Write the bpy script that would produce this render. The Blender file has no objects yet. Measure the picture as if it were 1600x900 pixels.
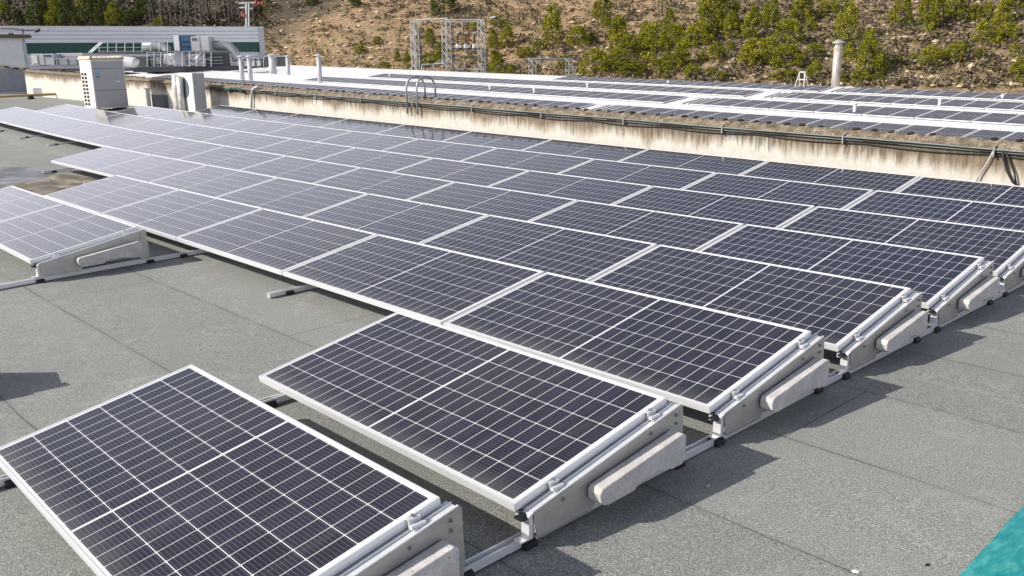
import bpy, bmesh, math, random
from mathutils import Vector, Matrix, noise
random.seed(7)
R = math.radians
sc = bpy.context.scene
COL = sc.collection

# ------------------------------------------------------------------ camera
CAM = Vector((2.3535, -0.8406, 1.8297))
FPX = 1387.22
def _rot(a, b, c):
    return (Matrix.Rotation(a, 3, 'Z') @ Matrix.Rotation(b, 3, 'X') @ Matrix.Rotation(c, 3, 'Z'))
RM = _rot(0.816868, 1.313366, -0.012729)
cd = bpy.data.cameras.new('camera'); cam = bpy.data.objects.new('camera', cd); COL.objects.link(cam)
cam.matrix_world = Matrix.Translation(CAM) @ RM.to_4x4()
cd.sensor_width = 36; cd.lens = FPX / 1600 * 36; cd.clip_start = .05; cd.clip_end = 2000
sc.camera = cam

# ------------------------------------------------------------------ light
SUN_TO = Vector((-0.80, -1.34, 1.0)).normalized()
w = bpy.data.worlds.new('World'); sc.world = w; w.use_nodes = True
nt = w.node_tree; bg = nt.nodes['Background']
sky = nt.nodes.new('ShaderNodeTexSky'); sky.sky_type = 'NISHITA'; sky.sun_disc = False
sky.sun_elevation = math.asin(SUN_TO.z); sky.sun_rotation = math.atan2(SUN_TO.x, SUN_TO.y) % (2 * math.pi)
sky.air_density = 1.0; sky.dust_density = 4.0; sky.ozone_density = 1.0; sky.altitude = 300
def _n(t, **k):
    x = nt.nodes.new(t)
    for a, b in k.items(): setattr(x, a, b)
    return x
tc = _n('ShaderNodeTexCoord'); sx_ = _n('ShaderNodeSeparateXYZ'); nt.links.new(tc.outputs['Generated'], sx_.inputs[0])
zz_ = _n('ShaderNodeMath', operation='ADD'); nt.links.new(sx_.outputs[2], zz_.inputs[0]); zz_.inputs[1].default_value = .12
zm_ = _n('ShaderNodeMath', operation='MAXIMUM'); nt.links.new(zz_.outputs[0], zm_.inputs[0]); zm_.inputs[1].default_value = .05
cx_ = _n('ShaderNodeMath', operation='DIVIDE'); cy_ = _n('ShaderNodeMath', operation='DIVIDE')
for q, i in ((cx_, 0), (cy_, 1)): nt.links.new(sx_.outputs[i], q.inputs[0]); nt.links.new(zm_.outputs[0], q.inputs[1])
cv_ = _n('ShaderNodeCombineXYZ'); nt.links.new(cx_.outputs[0], cv_.inputs[0]); nt.links.new(cy_.outputs[0], cv_.inputs[1])
cn_ = _n('ShaderNodeTexNoise'); cn_.inputs['Scale'].default_value = .55; cn_.inputs['Detail'].default_value = 6; cn_.inputs['Roughness'].default_value = .55; nt.links.new(cv_.outputs[0], cn_.inputs['Vector'])
cr_ = _n('ShaderNodeValToRGB'); cr_.color_ramp.elements[0].position = .40; cr_.color_ramp.elements[1].position = .60; nt.links.new(cn_.outputs['Fac'], cr_.inputs[0])
# veil of thin cloud thickens towards the horizon
hz_ = _n('ShaderNodeMapRange'); hz_.inputs['From Min'].default_value = .17; hz_.inputs['From Max'].default_value = .42; hz_.inputs['To Min'].default_value = .96; hz_.inputs['To Max'].default_value = .0; nt.links.new(sx_.outputs[2], hz_.inputs['Value'])
fm_ = _n('ShaderNodeMath', operation='MULTIPLY_ADD'); nt.links.new(cr_.outputs[0], fm_.inputs[0]); fm_.inputs[1].default_value = .12; nt.links.new(hz_.outputs[0], fm_.inputs[2]); fm_.use_clamp = True
mx_ = _n('ShaderNodeMix', data_type='RGBA'); nt.links.new(fm_.outputs[0], mx_.inputs[0]); nt.links.new(sky.outputs[0], mx_.inputs[6]); mx_.inputs[7].default_value = (13.0, 13.1, 14.8, 1)
nt.links.new(mx_.outputs[2], bg.inputs[0]); bg.inputs[1].default_value = 0.078
sd = bpy.data.lights.new('sun', 'SUN'); so = bpy.data.objects.new('sun', sd); COL.objects.link(so)
sd.energy = 4.4; sd.angle = R(0.5); sd.color = (1.0, .94, .84)
so.rotation_euler = SUN_TO.to_track_quat('Z', 'Y').to_euler()
vs = sc.view_settings; vs.view_transform = 'Standard'; vs.look = 'None'; vs.gamma = 1; vs.use_curve_mapping = False
vs.exposure = 0.27

# ------------------------------------------------------------------ pixel -> world helpers (used to survey positions)
def ray(x, y): return RM @ Vector(((x - 800) / FPX, -(y - 450) / FPX, -1.0))
def at(x, y, depth): return CAM + ray(x, y) * depth
def on_y(x, y, Y): d = ray(x, y); return CAM + d * ((Y - CAM.y) / d.y)
def sil(x, Y, f):
    "point of the line (., Y, f(X)) seen at image column x"
    u = (x - 800) / FPX; v = RM.col[0] + u * RM.col[2]; z = f(0)
    for _ in range(6):
        X = CAM.x - (v[1] * (Y - CAM.y) + v[2] * (z - CAM.z)) / v[0]; z = f(X)
    return X

# ------------------------------------------------------------------ tags
def tag(o, label=None, cat=None, group=None, kind=None):
    if label: o['label'] = label
    if cat: o['category'] = cat
    if group: o['group'] = group
    if kind: o['kind'] = kind
    return o
def empty(name, loc=(0, 0, 0), label=None, cat=None, group=None, rz=0.0):
    o = bpy.data.objects.new(name, None); COL.objects.link(o); o.location = loc; o.rotation_euler = (0, 0, rz)
    o.empty_display_size = .1
    return tag(o, label, cat, group)
def copy_tree(o, parent=None):
    c = o.copy(); COL.objects.link(c)
    if parent: c.parent = parent
    for ch in o.children: copy_tree(ch, c)
    return c

class MB:
    def __init__(s): s.v = []; s.f = []; s.m = []
    def add(s, vs, fs, mi=0):
        b = len(s.v); s.v += [tuple(v) for v in vs]; s.f += [tuple(i + b for i in f) for f in fs]; s.m += [mi] * len(fs); return s
    def box(s, x0, x1, y0, y1, z0, z1, mi=0):
        return s.add([(x0,y0,z0),(x1,y0,z0),(x1,y1,z0),(x0,y1,z0),(x0,y0,z1),(x1,y0,z1),(x1,y1,z1),(x0,y1,z1)],
                     [(0,3,2,1),(4,5,6,7),(0,1,5,4),(1,2,6,5),(2,3,7,6),(3,0,4,7)], mi)
    def prism(s, poly, x0, x1, axis='x', mi=0):
        n = len(poly)
        def P(a, b, t):
            return (t, a, b) if axis == 'x' else ((a, t, b) if axis == 'y' else (a, b, t))
        vs = [P(a, b, x0) for a, b in poly] + [P(a, b, x1) for a, b in poly]
        fs = [tuple(range(n)), tuple(range(2 * n - 1, n - 1, -1))] + [(i, i + n, (i + 1) % n + n, (i + 1) % n) for i in range(n)]
        return s.add(vs, fs, mi)
    def tube(s, pts, r, n=8, mi=0, cap=True):
        pts = [Vector(p) for p in pts]; rs = r if isinstance(r, (list, tuple)) else [r] * len(pts)
        rings = []; prev = None
        for i, p in enumerate(pts):
            d = (pts[min(i + 1, len(pts) - 1)] - pts[max(i - 1, 0)]).normalized()
            if prev is None:
                a = d.cross(Vector((0, 0, 1)))
                if a.length < .1: a = d.cross(Vector((1, 0, 0)))
            else: a = prev - d * prev.dot(d)
            a.normalize(); prev = a; b = d.cross(a)
            rings.append([p + (a * math.cos(t) + b * math.sin(t)) * rs[i] for t in [2 * math.pi * k / n for k in range(n)]])
        vs = [v for rg in rings for v in rg]
        fs = [(i * n + k, i * n + (k + 1) % n, (i + 1) * n + (k + 1) % n, (i + 1) * n + k) for i in range(len(pts) - 1) for k in range(n)]
        if cap: fs += [tuple(range(n - 1, -1, -1)), tuple(range((len(pts) - 1) * n, len(pts) * n))]
        return s.add(vs, fs, mi)
    def bar(s, a, b, w, mi=0): return s.tube([a, b], w * .7, 4, mi)
    def lathe(s, prof, c=(0, 0, 0), n=16, mi=0):
        vs = [(c[0] + r * math.cos(2 * math.pi * k / n), c[1] + r * math.sin(2 * math.pi * k / n), c[2] + z) for r, z in prof for k in range(n)]
        fs = [(i * n + k, i * n + (k + 1) % n, (i + 1) * n + (k + 1) % n, (i + 1) * n + k) for i in range(len(prof) - 1) for k in range(n)]
        fs += [tuple(range(n - 1, -1, -1)), tuple(range((len(prof) - 1) * n, len(prof) * n))]
        return s.add(vs, fs, mi)
    def mesh(s, name, mats, smooth=False, fix=True):
        me = bpy.data.meshes.new(name); me.from_pydata(s.v, [], s.f)
        for m in (mats if isinstance(mats, (list, tuple)) else [mats]): me.materials.append(m)
        me.polygons.foreach_set('material_index', s.m)
        if smooth: me.polygons.foreach_set('use_smooth', [True] * len(me.polygons))
        me.update()
        if fix:
            bm = bmesh.new(); bm.from_mesh(me); bmesh.ops.recalc_face_normals(bm, faces=bm.faces); bm.to_mesh(me); bm.free()
        return me
    def build(s, name, mats, parent=None, smooth=False, bevel=0, fix=True, loc=None):
        o = bpy.data.objects.new(name, s.mesh(name, mats, smooth, fix)); COL.objects.link(o)
        if parent: o.parent = parent
        if loc: o.location = loc
        if bevel:
            b = o.modifiers.new('bevel', 'BEVEL'); b.width = bevel; b.segments = 2; b.limit_method = 'ANGLE'
        return o
def link_mesh(name, me, parent=None):
    o = bpy.data.objects.new(name, me); COL.objects.link(o)
    if parent: o.parent = parent
    return o

# ------------------------------------------------------------------ materials
class NT:
    def __init__(s, name):
        s.m = bpy.data.materials.new(name); s.m.use_nodes = True; s.t = s.m.node_tree; s.b = s.t.nodes['Principled BSDF']
        s.b.inputs['Roughness'].default_value = .7
    def n(s, t, **k):
        x = s.t.nodes.new(t)
        for a, b in k.items(): setattr(x, a, b)
        return x
    def l(s, a, b): s.t.links.new(a, b)
    def math(s, op, a, b=None, c=None, clamp=False):
        x = s.n('ShaderNodeMath', operation=op); x.use_clamp = clamp
        for i, q in enumerate((a, b, c)):
            if q is None: continue
            if isinstance(q, (int, float)): x.inputs[i].default_value = q
            else: s.l(q, x.inputs[i])
        return x.outputs[0]
    def pos(s): return s.n('ShaderNodeNewGeometry').outputs['Position']
    def obj(s): return s.n('ShaderNodeTexCoord').outputs['Object']
    def rand(s): return s.n('ShaderNodeObjectInfo').outputs['Random']
    def noise(s, v, scale, detail=3, rough=.5, dim='3D'):
        x = s.n('ShaderNodeTexNoise'); x.inputs['Scale'].default_value = scale; x.inputs['Detail'].default_value = detail
        x.inputs['Roughness'].default_value = rough; s.l(v, x.inputs['Vector']); return x.outputs['Fac']
    def map(s, v, sc_=(1, 1, 1), loc=(0, 0, 0)):
        x = s.n('ShaderNodeMapping'); x.inputs['Scale'].default_value = sc_; x.inputs['Location'].default_value = loc; s.l(v, x.inputs[0]); return x.outputs[0]
    def ramp(s, f, stops):
        x = s.n('ShaderNodeValToRGB'); e = x.color_ramp.elements
        while len(e) < len(stops): e.new(.5)
        for i, (p, c) in enumerate(stops): e[i].position = p; e[i].color = (*c, 1) if len(c) == 3 else c
        s.l(f, x.inputs[0]); return x.outputs[0]
    def mix(s, f, a, b, mode='MIX'):
        x = s.n('ShaderNodeMix', data_type='RGBA', blend_type=mode)
        for i, q in ((0, f), (6, a), (7, b)):
            if isinstance(q, (int, float)): x.inputs[i].default_value = q
            elif isinstance(q, tuple): x.inputs[i].default_value = (*q, 1)
            else: s.l(q, x.inputs[i])
        return x.outputs[2]
    def sep(s, v): x = s.n('ShaderNodeSeparateXYZ'); s.l(v, x.inputs[0]); return x.outputs
    def col(s, c):
        if isinstance(c, tuple): s.b.inputs['Base Color'].default_value = (*c, 1)
        else: s.l(c, s.b.inputs['Base Color'])
        return s
    def set(s, **k):
        for a, b in k.items():
            i = s.b.inputs[a.replace('_', ' ')]
            if isinstance(b, (int, float, tuple)): i.default_value = b
            else: s.l(b, i)
        return s
    def bump(s, h, strength=.3, dist=.01):
        x = s.n('ShaderNodeBump'); x.inputs['Strength'].default_value = strength; x.inputs['Distance'].default_value = dist
        s.l(h, x.inputs['Height']); s.l(x.outputs[0], s.b.inputs['Normal']); return s

def plain(name, c, rough=.6, metal=0.0, var=.12, scale=3.0):
    k = NT(name); n = k.noise(k.obj(), scale, 4, .6)
    lo = tuple(x * (1 - var) for x in c); hi = tuple(min(1, x * (1 + var)) for x in c)
    k.col(k.ramp(n, [(.3, lo), (.7, hi)])).set(Roughness=rough, Metallic=metal)
    return k.m

M = {}
# --- photovoltaic cells
def cell_mat(name, L, Wd, along_x, rows=6, half=12, coat=1.0):
    k = NT(name); x, y, z = k.sep(k.obj())
    u, v = (x, y) if along_x else (y, x)
    # u in [-L,0] or [0,L]; make positive
    u = k.math('ABSOLUTE', u); v = k.math('ABSOLUTE', v)
    me, ms, cg = .020, .015, .012
    uc = k.math('ABSOLUTE', k.math('SUBTRACT', u, L / 2))
    uc = k.math('SUBTRACT', uc, cg / 2)                       # distance from middle band
    hl = (L - 2 * me - cg) / 2
    pu = hl / half; pv = (Wd - 2 * ms) / rows
    vv = k.math('SUBTRACT', v, ms)
    du = k.math('ABSOLUTE', k.math('SUBTRACT', k.math('FRACT', k.math('DIVIDE', uc, pu)), .5)); du = k.math('MULTIPLY', k.math('SUBTRACT', .5, du), pu)
    dv = k.math('ABSOLUTE', k.math('SUBTRACT', k.math('FRACT', k.math('DIVIDE', vv, pv)), .5)); dv = k.math('MULTIPLY', k.math('SUBTRACT', .5, dv), pv)
    lu = k.math('LESS_THAN', du, .0016); lv = k.math('LESS_THAN', dv, .0018)
    ch = k.math('LESS_THAN', k.math('ADD', du, dv), .0070)
    out = k.math('MAXIMUM', k.math('LESS_THAN', uc, 0.0), k.math('GREATER_THAN', uc, hl))
    out2 = k.math('MAXIMUM', k.math('LESS_THAN', vv, 0.0), k.math('GREATER_THAN', vv, Wd - 2 * ms))
    white = k.math('MAXIMUM', k.math('MAXIMUM', lu, lv), k.math('MAXIMUM', ch, k.math('MAXIMUM', out, out2)))
    nb = 9
    bb = k.math('ABSOLUTE', k.math('SUBTRACT', k.math('FRACT', k.math('DIVIDE', vv, pv / nb)), .5))
    bus = k.math('MULTIPLY', k.math('LESS_THAN', bb, .035), .48)
    # each cell slightly different in tone
    comb = k.n('ShaderNodeCombineXYZ'); k.l(k.math('FLOOR', k.math('DIVIDE', u, pu)), comb.inputs[0]); k.l(k.math('FLOOR', k.math('DIVIDE', vv, pv)), comb.inputs[1]); k.l(k.math('MULTIPLY', k.rand(), 97.0), comb.inputs[2])
    wn = k.n('ShaderNodeTexWhiteNoise'); k.l(comb.outputs[0], wn.inputs[0])
    cell = k.ramp(wn.outputs[0], [(0, (.007, .007, .017)), (.5, (.012, .010, .024)), (1, (.019, .015, .031))])
    cell = k.mix(k.math('MULTIPLY', k.rand(), .55), cell, (.009, .013, .036))
    c = k.mix(bus, cell, (.30, .30, .36)); c = k.mix(white, c, (.72, .73, .76))
    # dust film, stronger towards the low edge where rain leaves it
    dn = k.noise(k.pos(), 1.3, 5, .65); dn2 = k.noise(k.obj(), 90, 2, .5)
    low = k.math('SUBTRACT', 1.0, k.math('DIVIDE', v, .12), clamp=True)
    dust = k.math('MULTIPLY', k.math('ADD', k.math('MULTIPLY', k.math('POWER', dn, 2.0), .07), k.math('MULTIPLY', low, .13)), k.math('ADD', .6, dn2))
    c = k.mix(dust, c, (.42, .38, .33))
    vo = k.n('ShaderNodeTexVoronoi'); vo.inputs['Scale'].default_value = 1.9; k.l(k.pos(), vo.inputs['Vector'])
    spot = k.math('LESS_THAN', k.math('ADD', vo.outputs['Distance'], k.math('MULTIPLY', k.noise(k.obj(), 40, 2), .02)), .026)
    c = k.mix(k.math('MULTIPLY', spot, .75), c, (.62, .60, .55))
    run = k.noise(k.map(k.obj(), (14, 1.2, 1) if along_x else (14, 1.2, 1)), 1.0, 4, .6)
    c = k.mix(k.math('MULTIPLY', k.math('SUBTRACT', run, .52, clamp=True), .22), c, (.42, .40, .37))
    rn = k.noise(k.pos(), .55, 2)
    k.col(c).set(Roughness=.45, Coat_Weight=coat, Coat_Roughness=k.math('ADD', .05, k.math('MULTIPLY', rn, .08)), Coat_IOR=1.52)
    k.b.inputs['Specular IOR Level'].default_value = .06
    return k.m
PL, PW = 2.092, 1.0
M['cells'] = cell_mat('photovoltaic_cells', PL - .02, PW - .02, True)
M['cells_far'] = cell_mat('photovoltaic_cells_upright', 2.05, 1.03, False, coat=.16)
# --- metals etc.
k = NT('anodised_aluminium'); n = k.noise(k.map(k.obj(), (1, 30, 30)), 3, 3)
k.col(k.ramp(n, [(.3, (.74, .76, .79)), (.7, (.84, .85, .87))])).set(Metallic=.35, Roughness=.38); M['alu'] = k.m
k = NT('galvanised_sheet'); n = k.noise(k.map(k.pos(), (1, 2, 6)), 5, 5, .65)
k.col(k.ramp(n, [(.25, (.40, .395, .375)), (.5, (.48, .47, .445)), (.8, (.56, .55, .52))])).set(Metallic=.45, Roughness=.42); M['sheet'] = k.m
M['steel'] = plain('brushed_steel', (.62, .63, .66), .35, .6)
M['rubber'] = plain('black_rubber', (.012, .012, .013), .6)
M['bolt'] = plain('bolt_steel', (.35, .35, .36), .35, .8)
k = NT('cast_concrete'); a = k.noise(k.pos(), 9, 6, .65); b = k.noise(k.pos(), 75, 3, .6)
c = k.ramp(a, [(.3, (.44, .425, .42)), (.55, (.56, .545, .54)), (.75, (.70, .69, .68))])
c = k.mix(k.math('LESS_THAN', b, .36), c, (.27, .255, .24)); k.col(c).set(Roughness=.9).bump(b, .5, .004); M['block'] = k.m
# --- roof felt
def felt(name, tintv=1.0):
    k = NT(name); p = k.pos(); x, y, z = k.sep(p)
    g1 = k.noise(p, 210, 2, .7); g2 = k.noise(p, 60, 3, .6); big = k.noise(p, .55, 5, .6); mid = k.noise(k.map(p, (1, 1, 1)), 3.0, 5, .65)
    g3 = k.noise(p, 105, 2, .8)
    g1 = k.math('ADD', k.math('MULTIPLY', g1, .5), k.math('MULTIPLY', g3, .5))
    c = k.ramp(g1, [(.34, (.055, .06, .056)), (.46, (.19, .201, .188)), (.54, (.29, .302, .283)), (.66, (.60, .61, .58))])
    c = k.mix(k.math('MULTIPLY', k.math('SUBTRACT', g2, .42), .8, clamp=True), c, (.27, .277, .263))
    c = k.mix(k.ramp(big, [(.35, (0, 0, 0)), (.7, (1, 1, 1))]), c, k.mix(.35, c, (.17, .185, .195)))
    c = k.mix(k.math('MULTIPLY', k.ramp(mid, [(.55, (0, 0, 0)), (.75, (1, 1, 1))]), .18), c, (.40, .38, .33))
    # overlapping felt rolls: a dark lap line every 0.905 m with a slightly different roll on each side
    wob = k.math('MULTIPLY', k.math('SUBTRACT', k.noise(k.map(p, (1, .2, 1)), 1.6, 4), .5), .03)
    q = k.math('DIVIDE', k.math('SUBTRACT', k.math('ADD', y, wob), .335), .905)
    fr = k.math('FRACT', q); row = k.math('FLOOR', q)
    cw = k.n('ShaderNodeTexWhiteNoise', noise_dimensions='1D'); k.l(row, cw.inputs['W'])
    c = k.mix(.10, c, k.mix(cw.outputs[0], (.10, .10, .095), (.42, .41, .385)))
    dist = k.math('MULTIPLY', k.math('SUBTRACT', .5, k.math('ABSOLUTE', k.math('SUBTRACT', fr, .5))), .905)
    brk = k.math('MULTIPLY', k.math('SUBTRACT', k.noise(p, 1.7, 5, .7), .33), 4.0, clamp=True)
    line = k.math('MULTIPLY', k.math('SUBTRACT', 1.0, k.math('DIVIDE', dist, k.math('ADD', .004, k.math('MULTIPLY', brk, .004))), clamp=True), k.math('ADD', .35, k.math('MULTIPLY', brk, .6)))
    halo = k.math('MULTIPLY', k.math('SUBTRACT', 1.0, k.math('DIVIDE', dist, .05), clamp=True), .22)
    c = k.mix(halo, c, (.16, .165, .16)); c = k.mix(line, c, (.035, .035, .035))
    sp = k.n('ShaderNodeTexVoronoi'); sp.inputs['Scale'].default_value = 2.4; k.l(p, sp.inputs['Vector'])
    c = k.mix(k.math('LESS_THAN', sp.outputs['Distance'], .016), c, (.75, .74, .70))
    # cross laps, one per roll at its own place
    cx2 = k.math('FRACT', k.math('ADD', k.math('DIVIDE', x, 7.5), k.math('MULTIPLY', cw.outputs[0], 5.0)))
    c = k.mix(k.math('MULTIPLY', k.math('LESS_THAN', cx2, .0011), .75), c, (.05, .05, .05))
    # tide marks and scuffs
    tm = k.noise(p, 1.15, 6, .6); ring = k.math('SUBTRACT', 1.0, k.math('MULTIPLY', k.math('ABSOLUTE', k.math('SUBTRACT', tm, .56)), 55.0), clamp=True)
    c = k.mix(k.math('MULTIPLY', ring, k.math('MULTIPLY', mid, .22)), c, (.62, .61, .56))
    sc2 = k.noise(k.map(p, (5, 1.2, 1)), 2.0, 6, .75); c = k.mix(k.math('MULTIPLY', k.math('GREATER_THAN', sc2, .68), .14), c, (.60, .59, .56))
    k.col(c).set(Roughness=.88).bump(g1, .6, .005)
    return k.m
M['felt'] = felt('mineral_roof_felt')
# --- stained wall
k = NT('stained_render'); p = k.pos(); x, y, z = k.sep(p)
zz = k.math('ADD', z, k.math('MULTIPLY', x, .0195))
streak = k.noise(k.map(p, (3.2, 3.2, .35)), 1.0, 6, .7); fine = k.noise(k.map(p, (16, 16, 1.6)), 1.0, 5, .7); bl = k.noise(p, 9, 6, .7)
h = k.math('DIVIDE', k.math('SUBTRACT', zz, .18), .45, clamp=True)
c = k.ramp(bl, [(.3, (.50, .475, .425)), (.6, (.60, .58, .53)), (.8, (.70, .685, .64))])
lowf = k.noise(k.map(p, (1, 1, .15)), .9, 3, .6); patch = k.noise(p, 2.1, 4, .6)
gr = k.math('ADD', k.math('ADD', k.math('MULTIPLY', streak, .75), k.math('MULTIPLY', fine, .55)), k.math('MULTIPLY', k.math('SUBTRACT', lowf, .5), 1.1))
c = k.mix(k.math('MULTIPLY', k.math('SUBTRACT', patch, .55, clamp=True), 2.2, clamp=True), c, (.46, .43, .37))
am = k.math('MULTIPLY', k.math('SUBTRACT', k.math('ADD', gr, k.math('MULTIPLY', h, .80)), .80), 3.0, clamp=True)
c = k.mix(k.math('MULTIPLY', am, .9), c, k.mix(bl, (.13, .09, .055), (.30, .225, .14)))
am2 = k.math('MULTIPLY', k.math('SUBTRACT', k.math('ADD', fine, k.math('MULTIPLY', h, .40)), .66), 6, clamp=True)
c = k.mix(k.math('MULTIPLY', am2, .8), c, (.075, .065, .05))
k.col(c).set(Roughness=.92).bump(bl, .4, .02); M['wall'] = k.m
k = NT('weathered_fibre_cement'); p = k.pos(); a = k.noise(p, 7, 6, .7); b = k.noise(p, 40, 4, .7)
c = k.ramp(a, [(.32, (.085, .068, .05)), (.47, (.20, .16, .115)), (.60, (.33, .275, .205)), (.72, (.46, .41, .33))]); c = k.mix(k.math('MULTIPLY', k.math('LESS_THAN', b, .47), .75), c, (.055, .045, .036))
k.col(c).set(Roughness=.95).bump(b, .5, .02); M['cement'] = k.m
# --- white profiled roof
k = NT('white_profiled_roof_sheet'); p = k.pos(); x, y, z = k.sep(p)
a = k.noise(p, .35, 4, .6); f = k.math('FRACT', k.math('MULTIPLY', x, 2.5))
c = k.ramp(a, [(.35, (.74, .75, .77)), (.65, (.84, .84, .85))]); c = k.mix(k.math('MULTIPLY', k.math('LESS_THAN', f, .16), .22), c, (.45, .46, .5))
k.col(c).set(Roughness=.45); M['whiteroof'] = k.m
k = NT('white_cladding'); x, y, z = k.sep(k.obj()); f = k.math('FRACT', k.math('MULTIPLY', z, 2.4)); a = k.noise(k.obj(), .3, 3)
c = k.ramp(a, [(.3, (.72, .74, .80)), (.7, (.82, .84, .88))]); c = k.mix(k.math('MULTIPLY', k.math('LESS_THAN', f, .22), .8), c, (.38, .40, .48))
k.col(c).set(Roughness=.5); M['clad'] = k.m
k = NT('dark_green_cladding'); x, y, z = k.sep(k.obj()); f = k.math('FRACT', k.math('MULTIPLY', x, 1.2))
c = k.mix(k.math('MULTIPLY', k.math('LESS_THAN', f, .1), .5), (.006, .075, .062), (.003, .035, .03)); k.col(c).set(Roughness=.45); M['green'] = k.m
M['whitepaint'] = plain('white_paint', (.74, .75, .76), .5, 0, .06)
M['lightgrey'] = plain('light_grey_paint', (.50, .51, .53), .5, 0, .08)
M['acwhite'] = plain('cream_enamel', (.70, .69, .66), .45, 0, .06)
M['acgrey'] = plain('grey_enamel', (.40, .40, .42), .45, 0, .06)  # shade on the outdoor units' sunless faces, put into the colour
M['hvacgrey'] = plain('galvanised_duct', (.36, .38, .40), .4, .35, .15)
M['darkgrey'] = plain('dark_grey_paint', (.07, .075, .085), .6)
M['slate'] = plain('slate_grey_box', (.10, .12, .15), .5)
M['blue'] = plain('blue_louvre', (.035, .10, .20), .5)
M['bluelogo'] = plain('sky_blue_mark', (.10, .42, .62), .5)
M['dark'] = plain('dark_opening', (.012, .012, .014), .8)
M['rust'] = plain('rust', (.16, .05, .02), .9, 0, .3)
M['red'] = plain('dull_red', (.32, .06, .04), .8)
M['brown'] = plain('brown_felt_edge', (.16, .12, .095), .9)
M['yellow'] = plain('yellow_tape', (.62, .50, .10), .7)
M['pipe_y'] = plain('ochre_pipe', (.42, .30, .14), .7)
M['cablegreen'] = plain('grey_green_conduit', (.19, .225, .21), .6)
M['cableblack'] = plain('black_cable', (.02, .02, .02), .6)
M['galvlat'] = plain('galvanised_lattice', (.50, .51, .50), .6, .2, .25)
M['insul'] = plain('brown_insulator', (.055, .03, .025), .3)
M['porc'] = plain('white_porcelain', (.65, .65, .66), .3)
k = NT('foil_lagging'); a = k.noise(k.obj(), 7, 6, .75); k.col(k.ramp(a, [(.3, (.40, .38, .36)), (.6, (.70, .69, .66)), (.8, (.82, .82, .80))])).set(Metallic=.2, Roughness=.5).bump(a, .7, .03); M['foil'] = k.m
k = NT('stained_flue_steel'); x, y, z = k.sep(k.obj()); a = k.noise(k.map(k.obj(), (3, 3, .8)), 2, 5, .7)
k.col(k.ramp(a, [(.3, (.30, .22, .15)), (.5, (.48, .44, .38)), (.75, (.66, .67, .68))])).set(Metallic=.3, Roughness=.5); M['flue'] = k.m
k = NT('turquoise_tarp'); p = k.pos(); a = k.noise(k.map(p, (14, 5, 1)), 1.6, 6, .7); b = k.noise(p, 3, 3)
k.col(k.ramp(a, [(.3, (.0, .17, .18)), (.5, (.012, .27, .28)), (.72, (.13, .42, .40))])).set(Roughness=.45).bump(a, .4, .01); M['tarp'] = k.m
k = NT('bare_earth_yard'); a = k.noise(k.pos(), .5, 5, .6); k.col(k.ramp(a, [(.3, (.16, .13, .10)), (.7, (.28, .23, .18))])).set(Roughness=.95); M['yard'] = k.m

# ------------------------------------------------------------------ the roof surface
PITCH = 1.34113; TILT = 0.177867; COLP = 2.11094; Z0 = 0.1; DROP = .2
dX = [.034, .022, .019, .001, -.003, -.0065, -.015, -.051]
dY = [-.02, .002, .003, .025, .006, -.0036, .003, -.015]
dZ = [0, -.0024, .0177, .0072, .0004, -.0054, -.0081, .008]
dS = [.0068, .0024, .0042, .0026, .0052, .0005, -.0084, -.0131]
dC = [0, .0009, .0018, .0034, .0140, .0109, .0039, .0008]
def rowz(r, X):
    X2 = min(0, X); e = 0.0
    if X2 < -26: e = (X2 + 26) * (dS[r] + .1 * dC[r] * -26) * .35; X2 = -26
    return dZ[r] + dS[r] * X2 + dC[r] * .05 * X2 * X2 + e
def roofz(X, Y):
    t = (Y - .5) / PITCH
    if t <= 0: z = rowz(0, X)
    elif t >= 7: z = rowz(7, X)
    else:
        i = int(t); f = t - i; z = rowz(i, X) * (1 - f) + rowz(i + 1, X) * f
    return z - .1
def grid(name, x0, x1, nx, y0, y1, ny, fz, mats, kind='structure'):
    b = MB(); vs = [(x0 + (x1 - x0) * i / nx, y0 + (y1 - y0) * j / ny) for j in range(ny + 1) for i in range(nx + 1)]
    b.add([(x, y, fz(x, y)) for x, y in vs], [(j * (nx + 1) + i, j * (nx + 1) + i + 1, (j + 1) * (nx + 1) + i + 1, (j + 1) * (nx + 1) + i) for j in range(ny) for i in range(nx)])
    o = b.build(name, mats, smooth=True, fix=False); tag(o, kind=kind); return o
grid('roof_deck', -75, 9, 168, -9, 18, 54, roofz, M['felt'])
b = MB(); b.box(-75, 9, -9.3, -9, -6, -.05); b.box(9, 9.3, -9.3, 11, -6, .1); b.build('roof_edge', M['lightgrey']); bpy.data.objects['roof_edge']['kind'] = 'structure'

# ------------------------------------------------------------------ solar array
def frame_mesh():
    b = MB(); L, W, t, h = PL, PW, .0105, .035
    b.box(-L, 0, 0, t, -h, 0); b.box(-L, 0, W - t, W, -h, 0)
    b.box(-L, -L + t, t, W - t, -h, 0); b.box(-t, 0, t, W - t, -h, 0)
    # inner bottom flange
    b.box(-L + t, -t, t, t + .02, -h, -h + .002); b.box(-L + t, -t, W - t - .02, W - t, -h, -h + .002)
    return b.mesh('frame', M['alu'])
FRAME = frame_mesh()
b = MB(); b.box(0, PL - .02, 0, PW - .02, -.006, 0); SHEET = b.mesh('cell_sheet', M['cells'])
b = MB(); b.box(-.06, .06, -.04, .04, -.02, 0); b.tube([(0, 0, -.01), (.05, .02, -.03), (.3, .03, -.035)], .004, 5); JBOX = b.mesh('junction_box', M['rubber'])
ORD = ['', 'first', 'second', 'third', 'fourth', 'fifth', 'sixth', 'seventh', 'eighth', 'ninth', 'tenth', 'eleventh', 'twelfth', 'thirteenth', 'fourteenth', 'fifteenth', 'sixteenth', 'seventeenth', 'eighteenth', 'nineteenth', 'twentieth']
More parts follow.
